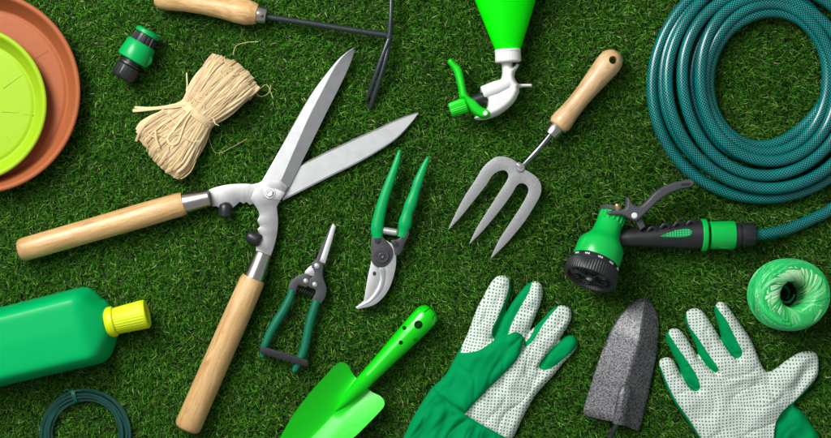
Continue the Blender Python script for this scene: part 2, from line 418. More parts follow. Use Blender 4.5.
# ------------------------------------------------------------------ hose coupling upper left
def coupling():
    t = Thing('hose_connector', 'loose green and black hose coupling lying beside the terracotta saucer', 'hose connector', (134, 57), 22)
    z = G+15; p0 = np.array([149.6, 30.5, z]); d = np.array([-.494, .869, 0]); p1 = p0+d*10
    def L(name, prof, mat, rf=None, seg=48, parent=None): m = MB(); lathe(m, p0, p1, prof, seg, rf); return t.part(name, m, mat, parent=parent)
    L('end_ring', [(0, 0), (0, 8), (.6, 11.5), (2, 13), (5, 13), (5.6, 12)], 'green')
    L('grip_ring', [(4.8, 10), (5, 11.6), (15, 12.4), (16, 12)], 'blackp', lambda t_, a: 1-.07*(math.cos(a*16) > .55), 128)
    b = L('body', [(14.5, 10), (14.8, 14), (16.5, 15.2), (31, 16.6), (34, 16.2), (35, 14), (35, 8)], 'green')
    m = MB(); q = p0+d*27+np.array([d[1], -d[0], 0])*12.6
    lathe(m, q+np.array([0, 0, 4]), q+np.array([3.2, 1.8, 7.2]), [(-2, 6), (2, 6), (2.9, 5), (3, 0)], 32); t.part('release_button', m, 'green', parent=b)
    L('neck', [(34, 8), (34.5, 10), (37, 10), (37, 8.5), (38.2, 8.5), (38.2, 11.5), (40, 11.8), (41, 9)], 'blackp')
    L('nut', [(40.5, 8), (41, 12.2), (42, 12.8), (52, 12), (54.5, 10.5), (55.5, 7.5), (55.5, 5), (52, 4.4), (52, 0)], 'blackp', lambda t_, a: 1+(.05*(math.cos(a*9) > .7) if 42 < t_ < 54 else 0), 108)
coupling()

# ------------------------------------------------------------------ raffia
def raffia():
    t = Thing('raffia_bundle', 'bow-shaped hank of pale straw raffia tied at its middle', 'raffia', (197, 114), 20)
    c = np.array([197.5, 113.5]); u = np.array([.683, -.730]); v = np.array([.730, .683])
    def hw(s):    # half width along the bundle
        return np.interp(s, [-66, -58, -46, -30, -14, 0, 12, 28, 44, 56, 66], [26, 31, 32, 28, 22.5, 18.5, 21.5, 24.5, 26.5, 27.5, 27])
    def ht(s): return np.interp(s, [-66, -30, 0, 30, 60], [11, 13, 11.5, 14, 12])
    mb = MB(); secs = []
    for s in np.linspace(-59, 59, 24):
        w, h = hw(s)-4, ht(s)-2; secs.append([(*(c+u*s+v*math.cos(a)*w), G+1+h+math.sin(a)*h) for a in np.linspace(0, 2*PI, 24, endpoint=False)])
    loft(mb, secs, col=(.36, .24, .11, 1))
    base = np.array([.64, .485, .27])
    for i in range(560):
        a = random.uniform(-.25, PI+.25); dep = random.uniform(.78, 1.0) if i % 5 else random.uniform(.96, 1.04); q = math.cos(a); h_ = max(math.sin(a), -.15)
        e0 = -62-random.uniform(-1.8, 1.8)+5.5*abs(q)**2 - 4*q; e1 = 63+random.uniform(-1.8, 2)-7*abs(q)**2.0+3*q
        if i % 9 == 0: e1 = random.uniform(10, 50)
        ph = random.uniform(0, 6); am = random.uniform(.0, 2.2); tw = random.uniform(-.16, .16); w_ = random.uniform(.4, 1.6); ro = random.uniform(0, PI)
        pts = []
        for s in np.linspace(e0, e1, 22):
            w, h = hw(s)*dep, ht(s)*dep; aa = a+tw*s/50+.03*math.sin(s*.12+ph); end = 1.0
            if s-e0 < 9: end = .1+.9*math.sin((s-e0)/9*PI/2)
            if e1-s < 9 and i % 9: end = .1+.9*math.sin((e1-s)/9*PI/2)
            off = am*math.sin(s*.09+ph)*min(1, abs(s)/14)
            p = c+u*s+v*(math.cos(aa)*w+off); pts.append((p[0], p[1], G+1+ht(s)+math.sin(aa)*h*end+.3*math.sin(s*.3+ph)))
        k = random.uniform(.66, 1.12); cc = base*k*np.array([1, random.uniform(.94, 1.03), random.uniform(.82, 1.1)])
        tube(mb, pts, w_, 5, True, random.uniform(.3, .8), (*np.clip(cc, 0, .95), 1), ro)
    t.part('strands', mb, 'raffia', sharp=60, recalc=False)
    m = MB()
    for k in range(6):
        s0 = -4+k*1.3+random.uniform(-.5, .5); pts = []
        for a in np.linspace(-.5, PI+.5, 26):
            s = s0+2.5*math.cos(a)*.8; p = c+u*s+v*math.cos(a)*(hw(s)+.9); pts.append((p[0], p[1], G+1+12+math.sin(a)*(12.6+random.uniform(0, .5))))
        kk = random.uniform(.85, 1.12); tube(m, pts, 1.2, 5, True, .5, (*np.clip(base*kk, 0, .95), 1))
    t.part('tie_band', m, 'raffia', sharp=60, recalc=False)
    def loose(pts, w, flat=.5):
        m = MB(); p = spl(pts, 8); tube(m, p, w, 5, True, flat, (*np.clip(base*random.uniform(.9, 1.15), 0, .95), 1)); t.part('loose_strand', m, 'raffia', sharp=60, recalc=False)
    loose([(193, 104, 32), (178, 107, 30), (160, 108.5, 26), (142, 110, 20), (132.5, 110.5, 17)], 1.7)
    loose([(194, 106, 32), (180, 105, 31), (164, 107.5, 27), (148, 108, 20), (134, 107, 16)], 1.2)
    loose([(192, 103, 31), (187, 92, 22), (186.5, 84, 16), (185.5, 72, 13)], .7)
    loose([(196, 92, 26), (200, 80, 21), (208, 71, 20), (212, 66.5, 19)], 1.2)
    loose([(194.5, 109, 34), (186, 118, 36), (176, 131, 36), (170, 139, 35), (173, 145, 35), (180, 143, 36), (184, 133, 36), (188, 122, 35), (196, 110, 34)], 1.1)
    loose([(252, 88, 26), (260, 96, 18), (268, 92, 12), (270, 84, 11)], .3)
    loose([(234, 56, 30), (236, 46, 20), (246, 42, 17), (258, 41, 16)], .25)
    loose([(250, 100, 22), (258, 90, 14), (266, 84, 11), (272, 97, 10)], .25)
    loose([(206, 128, 20), (214, 152, 11), (232, 146, 10), (246, 138, 10)], .18)
    loose([(136, 141, 20), (142, 131, 28), (152, 120, 33), (166, 111, 34)], 1.4)
    loose([(158, 131, 37), (159, 140, 37), (162, 148, 36)], .9)
    for i in range(26):
        a0 = random.uniform(0, 2*PI); p = c+u*random.uniform(-50, 50)+v*random.uniform(-8, 8)*1.5; q = [(p[0], p[1], G+1+2*13.2)]
        for k in range(3): p = p+np.array([math.cos(a0), math.sin(a0)])*random.uniform(4, 8)*.9; a0 += random.uniform(-1, 1); q.append((p[0], p[1], G+1+2*13+random.uniform(-1, 1.5)))
        if i < 12: loose(q, .5)
raffia()

# ------------------------------------------------------------------ cultivator at the top
def cultivator():
    t = Thing('hand_cultivator', 'hand cultivator with pale wooden handle and thin black metal prongs at top edge', 'hand cultivator', (270, 18), 18)
    z = G+12; p0 = (156, -4.5, z); p1 = (258.5, 14.5, z)
    m = MB(); lathe(m, p0, p1, [(0, 0), (0, 7), (1, 10.5), (4, 12.4), (12, 12.8), (30, 10.8), (48, 10.2), (66, 10.8), (82, 12.6), (92, 12.8), (99, 11.4), (103, 10), (103.6, 9), (103.6, 0)], 40)
    t.part('handle', m, 'wood')
    m = MB(); lathe(m, p0, p1, [(103, 8), (103, 8.8), (104, 8.9), (111, 8.2), (112.5, 7.6), (112.7, 3), (112.7, 0)], 40); f = t.part('ferrule', m, 'ferrule')
    m = MB(); lathe(m, (263, 17, z+7.3), (263, 17, z+12), [(-1, 1.6), (.9, 1.6), (1.3, 1), (1.4, 0)], 16); t.part('rivet', m, 'dark', parent=f)
    m = MB(); tube(m, [(266, 16.8, z), (300, 21.8, z-.5), (350, 29.8, z), (389.5, 35.8, z+1)], 3.0, 16); t.part('shaft', m, 'rod')
    m = MB(); lathe(m, (389.4, 36.5, z-6), (389.4, 36.5, z+10), bev(0, 9.6, 3.2), 20); t.part('hub', m, 'rod')
    for pts in ([(389.6, 38, z+1), (383, 55, z+1.5), (374, 80, z-2), (367.5, 97, z-9), (366.2, 101, z-14)],
                [(390, 38, z-1), (386, 58, z+.5), (378, 84, z-3), (371, 104, z-9), (369.5, 109, z-14)],
                [(389.5, 37, z+2), (391, 15, z+3), (391.6, -8, z), (392, -40, z-8), (392, -52, z-14)]):
        m = MB(); P = spl(pts, 7); r = np.interp(np.linspace(0, 1, len(P)), [0, .8, 1], [2.6, 2.3, .8]); tube(m, P, r, 12); t.part('tine', m, 'rod')
cultivator()

# ------------------------------------------------------------------ hedge shears
def shears():
    t = Thing('hedge_shears', 'open hedge shears with long steel blades and two wooden handles', 'hedge shears', (269, 194), 20)
    # blade under, pointing right
    def blade(L, B, R, ztop, th, mat):
        n = 40; L, B, R = (resample(spl(q, 8), n) for q in (L, B, R)); m = MB(); m2 = MB()
        s1 = []; s2 = []
        for a, b, c in zip(L, B, R):
            s1.append([(*a, ztop-.5), (*(a*.93+b*.07), ztop), (*b, ztop), (*b, ztop-th), (*a, ztop-th)])
            s2.append([(*b, ztop-.02), (*c, ztop-th+.9), (*c, ztop-th), (*b, ztop-th-.02)])
        u = R[-1]-R[0]; u /= np.linalg.norm(u)
        loft(m, s1); loft(m2, s2)
        for q in (m, m2): q.lc = [(a*u[0]+b*u[1], -a*u[1]+b*u[0], c) for a, b, c in q.v]
        o = t.part('blade', m, mat, sharp=12); t.part('cutting_edge', m2, 'blade_lo' if mat != 'blade' else 'blade', parent=o, sharp=12)
    blade([(282, 200.5), (300, 191.5), (328.6, 177), (358.8, 162), (383.9, 147.2), (399, 136), (411.5, 122.2), (418.8, 112.2)],
          [(281, 175), (300, 166), (328.6, 152), (358.8, 138), (380, 128.5), (394, 121.6), (410, 115.3), (418.8, 112.2)],
          [(281, 173), (300, 164), (328.6, 150), (358.8, 136), (380, 126.5), (394, 119.8), (410, 113.8), (418.8, 112.2)], G+6, 3, 'blade')
    blade([(250.5, 199), (259.5, 185), (280, 149), (301.5, 110), (316, 86.7), (336, 61.5), (348, 51), (356, 46.3)],
          [(275, 190), (281, 180), (295, 148), (308.5, 117.5), (322, 91), (333, 70), (340.5, 59), (347.6, 51.8), (356, 46.3)],
          [(287, 191), (293, 179), (310, 145), (327.3, 110), (338.5, 88), (348.2, 67.5), (352.9, 55), (356, 46.3)], G+10.5, 3.4, 'blade_hi')
    # tangs
    m = MB(); plate(m, spl([(251, 199), (256, 187), (262, 181), (281, 180.2, True), (288, 186.5, True), (276.8, 206.5, True), (278, 219.4), (277.4, 231), (275, 243), (270.8, 256, True), (255.6, 251, True), (256.5, 243), (260.5, 236), (257.3, 230),
                              (259.8, 226), (257.2, 221), (259.2, 215), (256.5, 208)], 5, True), G+11.2, 3.6, .7, ax=(0, 1)); o1 = t.part('tang', m, 'tang')
    m = MB(); plate(m, spl([(281, 202, True), (262, 184), (252, 184), (245.7, 183.4), (230.6, 184), (218, 186.2), (208, 189.6, True), (211.6, 206.5, True), (217, 207), (224, 214), (232, 208), (236.4, 204.5), (239.4, 202), (243, 203.8), (246, 202.2), (249.5, 205), (253, 204), (262, 208)], 5, True), G+7, 3.4, .7, ax=(1, 0)); o2 = t.part('tang', m, 'tang')
    # pivot
    m = MB(); plate(m, spl([(263, 185.5, True), (277, 189, True), (285, 192.5, True), (280.5, 200, True), (270, 199, True), (263, 197, True)], 2, True), G+11.8, .7, .2); t.part('locking_plate', m, 'blade', parent=o1)
    m = MB(); c = (269.6, 193, G+11.5); lathe(m, c, (c[0], c[1], 99), [(0, 5.9), (.8, 5.9), (1.1, 5.5), (1.1, 0)], 28); b = t.part('washer', m, 'zinc')
    m = MB(); lathe(m, c, (c[0], c[1], 99), [(1, 3.9), (3.4, 3.9), (4, 3.3), (4, 2.1), (3, 1.9), (3, 0)], 36, lambda t_, a: 1/math.cos(((a+.3) % (PI/3))-PI/6)*.93 if t_ > .9 and t_ < 4.1 else 1); t.part('bolt', m, 'zinc', parent=b)
    # rubber buffers
    m = MB(); lathe(m, (224.6, 216.5, G+8), (225.4, 202, G+9), [(0, 0), (0, 5.8), (1, 6.8), (4, 7), (9, 6.9), (12, 5.9), (14, 3.6), (14.8, 0)], 28); t.part('buffer', m, 'rubber')
    m = MB(); lathe(m, (259.8, 241, G+12), (246, 234.8, G+12), [(0, 0), (0, 5.6), (1, 6.4), (4, 6.6), (9.5, 6.4), (12.6, 5.4), (14.6, 3.2), (15.2, 0)], 28); t.part('buffer', m, 'rubber')
    # handles
    def handle(pf0, pf1, pe, rs, fr):
        a, b, e = (np.array([*p, z]) for p, z in ((pf0, G+12), (pf1, G+12.5), (pe, G+12)))
        m = MB(); L = np.linalg.norm(b-a); lathe(m, a, b, [(0, 0), (0, fr[0]-1), (.6, fr[0]), (L-1, fr[1]), (L, fr[1]), (L+.4, fr[1]-.5), (L+.4, 5)], 40); t.part('ferrule', m, 'ferrule')
        m = MB(); L = np.linalg.norm(e-b); pr = [(0, 0)]+[(L*x, r) for x, r in rs]+[(L-2.6, rs[-1][1]-.8), (L-1, rs[-1][1]-2.4), (L-.1, rs[-1][1]-4.6), (L, rs[-1][1]-7), (L, 0)]
        lathe(m, b, e, pr, 48); t.part('handle', m, 'wood')
    handle((209.4, 197.6), (184.2, 203.3), (18.6, 251.0), [(0, 11.2), (.03, 12), (.3, 12.3), (.6, 11.9), (.85, 11.9), (.965, 11.8)], (8.6, 10.2))
    handle((263.4, 252.8), (253.6, 278.0), (186.3, 430), [(0, 11.6), (.03, 12.6), (.3, 13.2), (.6, 13.2), (.85, 13.4), (.965, 13.4)], (8.4, 10.6))
shears()

# ------------------------------------------------------------------ bypass secateurs
def secateurs():
    t = Thing('secateurs', 'secateurs with emerald green handles and curved bypass blade', 'secateurs', (382, 256), 16)
    z = G+9
    for pts, r in (([(399.8, 150.6), (396.8, 162), (390.5, 180), (384.2, 198), (379.8, 214), (377.2, 228), (377.6, 238)], [1.6, 3.3, 4.5, 5.2, 5.8, 6.6, 5.4]),
                   ([(428, 157.6), (423.6, 168), (418.2, 182), (412.6, 199), (407.6, 213), (404.6, 226), (402, 237)], [1.8, 3.4, 4.8, 5.4, 6.1, 6.4, 4.6])):
        P = spl(pts, 8); rr = np.interp(np.linspace(0, 1, len(P)), np.linspace(0, 1, len(r)), r); m = MB()
        P3 = np.c_[P, z+1.2*np.sin(np.linspace(0, PI, len(P)))]
        if pts[0][0] > 410: rr = rr+.45*np.sin(np.linspace(0, 26, len(P)))*sm(np.linspace(0, 1, len(P)), .25, .5)
        P3[0, 2] -= 1; tube(m, P3, rr, 18, True, .85); o = t.part('handle', m, 'grip')
    m = MB(); lathe(m, (382.5, 230.2, z-1), (397.5, 232.8, z-1), [(0, 0), (0, 3.2)]+[(1+i*.5, 3.5+.4*(i % 2)) for i in range(27)]+[(15, 3.2), (15, 0)], 24); t.part('spring', m, 'zinc')
    m = MB(); plate(m, spl([(371.6, 250, True), (371.3, 260.7), (367.5, 278.3), (363.8, 300.9, True), (357, 306.5, True), (372, 301.5), (380, 289), (383.5, 275), (386, 262, True), (380, 248, True)], 5, True), z-1, 2.6, .5, ax=(0, 1)); cb = t.part('cutting_blade', m, 'blade')
    m = MB(); plate(m, spl([(378, 252, True), (379, 268), (380.4, 278), (377.2, 288.4), (369, 299.4), (355.4, 307, True), (357, 309.2, True), (373.8, 305), (384.4, 296), (391.2, 284), (395.6, 268), (396.4, 256), (397.5, 247, True), (386, 240, True)], 5, True), z+1.6, 2.6, .7, ax=(0, 1)); t.part('hook_blade', m, 'blade_hi')
    m = MB(); plate(m, spl([(379.6, 268), (381.6, 278), (378.6, 289), (370, 300.4), (359, 306.6), (371, 302), (381.5, 291), (385.6, 278), (385, 268)], 5, True), z+1.9, .6, .2); t.part('ground_bevel', m, 'blade_lo', parent=cb)
    m = MB(); lathe(m, (374.4, 273.6, z-1.1), (374.4, 273.6, 99), [(0, 1.6), (.25, 1.6), (.3, 0)], 16, lambda t_, a: 1+.35*abs(math.sin(a))); t.part('sap_hole_shade', m, 'hole', parent=cb)  # dark disc laid on the blade in place of the hole's shade
    m = MB(); plate(m, spl([(372, 237), (379.5, 235), (386, 240), (392.5, 249), (392.5, 258), (386, 266), (378, 267), (372, 262), (371, 250)], 5, True), z+2.6, 2.6, .8); hp = t.part('hinge_plate', m, 'darkp')
    m = MB(); plate(m, spl([(391, 240.5), (398, 239.2), (403, 233.5), (408.3, 231.2), (409, 235), (405, 243), (400.5, 253.5), (395.5, 255.4), (393.6, 248)], 5, True), z+3.4, 3.2, .8); cp = t.part('counter_plate', m, 'darkp')
    for c, r, par in (((381.7, 255.8), 7.6, hp), ((377.7, 240.6), 3, hp), ((395.4, 243.6), 3, cp)):
        m = MB(); zz = z+2.6 if par is hp else z+3.4
        lathe(m, (*c, zz-.2), (*c, 99), [(0, r), (.9, r), (1.5, r-.6), (1.5, r*.62), (1, r*.58), (1, r*.45), (2, r*.42), (2.2, r*.3), (1.7, r*.2), (1.7, 0)], 28); t.part('bolt', m, 'darkp', parent=par)
secateurs()

# ------------------------------------------------------------------ needle-nose snips
def snips():
    t = Thing('garden_snips', 'small pointed snips with dark green handles closed by a black strap', 'garden snips', (312, 280), 14)
    z = G+8
    m = MB(); plate(m, spl([(333.2, 223.2, True), (336, 226.4, True), (331.2, 244), (325.4, 263.5, True), (319.6, 262, True), (326, 243), (330.5, 230)], 4, True), z+1.4, 2, .4, ax=(.3, -1)); t.part('blade', m, 'blade_hi')
    m = MB(); plate(m, spl([(331.6, 224.5, True), (332.8, 225, True), (328.6, 242), (324.8, 262), (322, 268, True), (311, 268, True), (316, 259.5), (323.2, 243)], 4, True), z+.6, 2.6, .4); t.part('blade', m, 'darkp')
    m = MB(); plate(m, spl([(312.6, 265), (316.5, 272), (313, 276), (304.5, 273)], 3, True), z+.4, 2, .4); t.part('blade_heel', m, 'blade_hi')
    A = [(311.5, 263.5), (318, 260.6), (323.2, 264.5), (323, 275.8), (326.6, 287), (325.8, 296), (321.4, 303.4, True), (311.8, 300.6, True), (315.4, 293.5), (315.2, 289.5), (309, 286.5), (309.8, 279.5), (314.6, 273)]
    m = MB(); plate(m, spl(A, 5, True), z+2.4, 3, .9); a1 = t.part('arm', m, 'greyp')
    B = [(309.5, 284), (306, 287.2), (299.6, 284.6), (297, 288), (296, 294.4, True), (288.2, 290.4, True), (289.4, 284), (295, 277.6), (303.6, 273.4), (310.6, 276)]
    m = MB(); plate(m, spl(B, 5, True), z+1.8, 3, .9); a2 = t.part('arm', m, 'greyp')
    for c, r, zz, pr in (((317, 265.8), 2.9, z+2.4, a1), ((306, 280.8), 2.6, z+1.8, a2), ((315, 284.4), 2.6, z+2.4, a1)):
        m = MB(); lathe(m, (*c, zz-.2), (*c, 99), [(0, r), (.5, r), (1.2, r*.75), (1.6, r*.4), (1.7, 0)], 24); t.part('rivet', m, 'zinc', parent=pr)
    m = MB(); a = np.array([297.5, 288.5, z-2]); b = np.array([316.5, 296, z-2]); u = (b-a)/np.linalg.norm(b-a); n = np.array([-u[1], u[0], 0]); P = []
    for i in range(90): s = i/89; P.append(a+(b-a)*s+n*2.4*math.cos(s*2*PI*8)+np.array([0, 0, 2.4*math.sin(s*2*PI*8)]))
    tube(m, P, .6, 6); t.part('spring', m, 'dark')
    for pts, r in (([(292.6, 289.8), (289.6, 299), (283.4, 311), (277, 321), (270.8, 332), (265.2, 345), (262.2, 356.5)], [3.9, 4.3, 4.6, 4.6, 4.5, 4.1, 3]),
                   ([(317, 300.4), (313.4, 311), (309.8, 323.5), (307.2, 336), (304, 350), (299, 362), (294.6, 371)], [4.2, 4.5, 4.6, 4.6, 4.6, 4.4, 3.2])):
        P = spl(pts, 8); rr = np.interp(np.linspace(0, 1, len(P)), np.linspace(0, 1, len(r)), r); m = MB(); tube(m, np.c_[P, np.full(len(P), z)], rr, 18); t.part('handle', m, 'grip2')
    m = MB(); plate(m, spl([(261.6, 347), (266, 346.6), (304, 358.2), (308.2, 360.4), (308.6, 364), (304, 364.8), (265, 353.6), (261, 350.6)], 4, True), z+6.6, 2.4, .9); o = t.part('locking_strap', m, 'dark')
    m = MB(); lathe(m, (305.5, 363.6, z+2), (311, 362, z+2), [(-3, 2.6), (0, 2.8), (3, 2.6), (4, 1.6), (4.2, 0)], 20); t.part('strap_pin', m, 'dark', parent=o)
snips()

# ------------------------------------------------------------------ green bottle with yellow cap
def bottle():
    t = Thing('plastic_bottle', 'emerald green plastic bottle with ribbed yellow-green screw cap', 'bottle', (40, 340), 38)
    O = spl([(-120, 336, True), (-60, 321.5), (0, 307), (40, 297), (70, 289.6), (79, 288.5), (87.5, 291.2), (97, 299.5), (106.5, 307.5), (110.4, 318), (112, 329), (112.2, 338), (109, 350), (104, 360.5), (96, 365.8), (80, 369.6), (40, 378.8), (0, 388), (-60, 402), (-120, 416, True)], 6, True)
    def hf(x, y, d):
        s = (x-112)*.972-(y-322)*.235
        H = 44-16*sm(s, -32, 0)
        return G+H*(1-(1-np.minimum(d/13, 1))**2.6)**(1/2.3)*.97+1.5*np.minimum(d/40, 1)
    o = t.part('body', field(O, hf, G, 1.2, smooth=14)[0], 'bottle', sharp=180)
    # soften: body keeps a flat underside
    z = G+17; a = np.array([107, 323.3, z]); b = np.array([146, 314.2, z])
    m = MB(); lathe(m, a, b, [(-3, 0), (-3, 13), (0, 15.3), (2, 15.6), (5, 15.4), (6, 14.6)], 48); c = t.part('collar', m, 'yellow')
    m = MB(); lathe(m, a, b, [(5, 13.2), (5.6, 13.4), (33, 14.6), (37, 14.7), (38.8, 14), (39.4, 12.6), (38.8, 11), (38, 10.4), (38, 0)], 240,
                    lambda t_, q: 1-.028*(math.cos(q*30) > .35) if 7 < t_ < 35 else 1); t.part('cap', m, 'yellow', sharp=25)
bottle()

# ------------------------------------------------------------------ coil of wire
def wire():
    t = Thing('wire_coil', 'small coil of dark green garden wire below the green bottle', 'wire coil', (85.3, 435), 14)
    m = MB()
    for i in range(22):
        r = 34+.55*i*.98+random.uniform(-.8, .8); z = G+2+random.uniform(0, 5); ph = random.uniform(0, 6); cx, cy = 85.3+random.uniform(-.7, .7), 434.6+random.uniform(-.7, .7)
        P = [(cx+(r+.5*math.sin(2*a+ph))*math.cos(a), cy+(r+.5*math.sin(2*a+ph))*math.sin(a), z+1.2*math.sin(3*a+ph)) for a in np.linspace(ph, ph+2*PI, 97)]
        tube(m, P, .95, 7, False)
    t.part('windings', m, 'wire', recalc=False)
    m = MB(); c = np.array([74.2, 395.6]); u = np.array([-.25, -.97])
    for k in range(3):
        P = [(c[0]+u[0]*math.cos(a)*7.6+k*1.3-1, c[1]+u[1]*math.cos(a)*7.6, G+4.5+math.sin(a)*5) for a in np.linspace(0, 2*PI, 24)]; tube(m, P, .6, 6)
    tube(m, [(73, 393, G+9), (77, 390.5, G+9.5), (82, 390, G+8)], .6, 6); tube(m, [(73, 393, G+9), (68, 389, G+9), (64, 391, G+8)], .6, 6)
    t.part('tie', m, 'tie')
wire()

# ------------------------------------------------------------------ bright green trowel
def trowel():
    t = Thing('hand_trowel', 'bright green enamelled trowel with hollow green handle', 'hand trowel', (363, 382), 18)
    O = np.array([363.5, 381.7]); u = np.array([-.69, .724]); v = np.array([.724, .69])
    def pt(tt, s, z): p = O+u*tt+v*s; return (p[0], p[1], z)
    rows = []; TT = np.r_[0, 1.5, 4, np.linspace(8, 120, 26), 125, 130, 134, 137, 139]
    wid = lambda q: np.interp(q, [0, 1.5, 4, 9, 20, 40, 60, 72, 96, 115, 125, 130, 134, 137, 139], [28.4, 30.4, 31.6, 32, 32, 31.6, 29.8, 28.2, 22.4, 15.5, 10.8, 8, 5.2, 2.8, .6])
    cols = np.linspace(-1, 1, 41)
    for q in TT:
        w = wid(q); r = []
        for c in cols:
            s = c*w; st = 2.5*(1-sm(abs(s), 9, 22))-1.5*math.exp(-((abs(s)-24)/5)**2); tt = q+st*max(0, 1-q/30)
            zz = G+3+15*(abs(s)/32)**1.35*(1-.25*q/139)+2*(q/139)+ (0 if q < 110 else 3*((q-110)/29)**2)
            zz += 8*math.exp(-(s/7)**2)*max(0, 1-q/44)
            r.append(pt(tt, s, zz))
        rows.append(r)
    m = MB(); n = len(cols); N = len(rows); top = [p for r in rows for p in r]; bot = [(a, b, c-1.6) for a, b, c in top]; f = []
    for i in range(N-1):
        for j in range(n-1): a = i*n+j; f += [(a, a+1, a+n+1, a+n), tuple(x+N*n for x in (a+n, a+n+1, a+1, a))]
    rim = [j for j in range(n)]+[i*n+n-1 for i in range(1, N)]+[(N-1)*n+j for j in range(n-2, -1, -1)]+[i*n for i in range(N-2, 0, -1)]
    for a, b in zip(rim, rim[1:]+rim[:1]): f.append((b, a, a+N*n, b+N*n))
    m.add(top+bot, f); t.part('blade', m, 'trowel', sharp=60)
    m = MB(); P = [pt(q, 0, z) for q, z in ((-14, G+14), (-6, G+13), (2, G+12), (10, G+10.5), (20, G+8.4), (30, G+6), (38, G+4), (43, G+3))]
    tube(m, spl(P, 5), np.interp(np.linspace(0, 1, 36), [0, .14, .28, .42, .6, .8, 1], [8.2, 8, 7.6, 6.6, 5, 3, 1]), 24, True, .9); t.part('neck', m, 'trowel')
    m = MB(); a = pt(-8, 0, G+13.5); b = pt(-98, 0, G+13); out = [(0, 8), (20, 9), (50, 11), (72, 12.2), (82, 12.2), (87, 11), (90.4, 8), (91.4, 5.4)]; inn = [(q, r-1.1) for q, r in out[::-1] if q]+[(0, 6.5)]
    pr = out+[(91, 4.4), (89.6, 6.6), (86, 9.8), (81, 11), (72, 11), (50, 9.8), (20, 7.8), (0, 6.8)]
    lathe(m, a, b, pr+[pr[0]], 64, caps=False)
    bm_v = m; h = t.part('handle', m, 'trowel')
    # weld the closing ring before cutting
    bm = bmesh.new(); bm.from_mesh(h.data); bmesh.ops.remove_doubles(bm, verts=bm.verts, dist=1e-6); bmesh.ops.recalc_face_normals(bm, faces=bm.faces); bm.to_mesh(h.data); bm.free()
    c = MB()
    for x, y, r in ((418.4, 323.8, 4.2), (415.4, 339, 2.1), (401, 341.6, 2.1), (404.4, 327.2, 2)):
        lathe(c, (x, y, G+13), (x, y, G+40), [(0, 0), (0, r), (24, r), (24, 0)], 24)
    box(c, (424, 311.4), (437, 303), .8, G+14, G+40); box(c, (432, 318), (440.5, 306.5), .8, G+14.3, G+40.2)
    try: t.cut(h, c)
    except Exception as e: print('cut failed', e)
trowel()

# ------------------------------------------------------------------ spray bottle
def sprayer():
    t = Thing('spray_bottle', 'neon green spray bottle with white spray head and green trigger', 'spray bottle', (507, 30), 30)
    z = G+20
    m = MB(); lathe(m, (508.2, 51, z), (504, -40, z), [(0, 0), (0, 11.8), (1.5, 12.8), (25, 21.3), (50, 30), (74, 38.5), (86, 44), (96, 47), (110, 48), (220, 48), (228, 45), (232, 38), (232, 0)], 64, flat=.62); t.part('bottle', m, 'neon', sharp=50)
    m = MB(); lathe(m, (507.8, 49.3, z), (508.4, 61.8, z), [(0, 10), (0, 12.6), (.8, 13.2), (2, 13.2), (2.6, 12.8), (11.4, 13.1), (12.4, 12.4), (12.6, 10), (12.6, 0)], 120, lambda t_, a: 1-.005*(math.cos(a*30) > 0) if 2.4 < t_ < 11.8 else 1); t.part('neck_ring', m, 'white', sharp=25)
    O = spl([(501.3, 58, True), (513.2, 58, True), (513.2, 66), (517.6, 62.6), (519.6, 65), (515.6, 71.6), (515.2, 77), (518.5, 82.6), (524, 83, True), (532.8, 83, True), (532.8, 86.4, True), (520.6, 87), (519.6, 92), (513.6, 103), (501.3, 113.2), (489.4, 118.2), (479, 119.6), (474.2, 117.2), (480.5, 112.6), (486.8, 107), (485, 100), (482, 95), (480.8, 87.8, True), (491, 84.6), (499, 80.6), (502.6, 73)], 5, True)
    hf = lambda x, y, d: z-7+16*(1-(1-np.minimum(d/6, 1))**2.2)**.5*(.35+.65*sm(y, 55, 80))*(1-.6*sm(x, 516, 522))
    h = t.part('spray_head', field(O, hf, z-8, .7)[0], 'white', sharp=180)
    m = MB(); lathe(m, (482.5, 93.5, z+4), (516, 81, z+4), [(0, 0), (0, 6.4), (.8, 7.2), (14, 7.6), (26, 6.6), (32, 4), (34, 0)], 36); t.part('barrel', m, 'white', parent=h)
    m = MB(); lathe(m, (470, 102.4, z+4), (486, 96.6, z+4), [(-2, 5.2), (17, 5.4), (17, 0)], 28); t.part('piston', m, 'blackp')
    O = spl([(447.8, 60.4), (451, 58.6), (456.6, 63.6), (461.4, 68.2), (464, 78), (466, 88), (468.6, 95.6), (476, 100.4), (481.6, 106.6), (490, 110.6), (490.8, 114.6), (488.2, 118), (480.5, 118.4), (472.4, 113.2), (467, 106), (464, 100.4), (459.6, 98.2), (458.4, 90), (456, 79.6), (453.2, 70.6), (448.4, 64)], 4, True)
    hf = lambda x, y, d: z+2+9*(1-(1-np.minimum(d/3.4, 1))**2)**.5*(.55+.45*sm(y, 60, 100))
    tr = t.part('trigger', field(O, hf, z-3, .6)[0], 'neon2', sharp=180)
    m = MB(); lathe(m, (485, 113.8, z+9.5), (485, 113.8, 199), [(0, 2.3), (1.8, 2.3), (2.3, 1.7), (2.4, 0)], 20); t.part('pivot_pin', m, 'white', parent=tr)
    m = MB(); lathe(m, (466.5, 104.6, z+3), (449, 110.6, z+3), [(0, 0), (0, 6.6), (1, 7.6), (15, 7), (17, 6.4), (17.6, 5), (17.6, 2.6), (16.6, 2), (16.6, 0)], 132, lambda t_, a: 1+.035*math.cos(a*22) if .5 < t_ < 17.2 else 1); t.part('nozzle_cap', m, 'neon2')
sprayer()

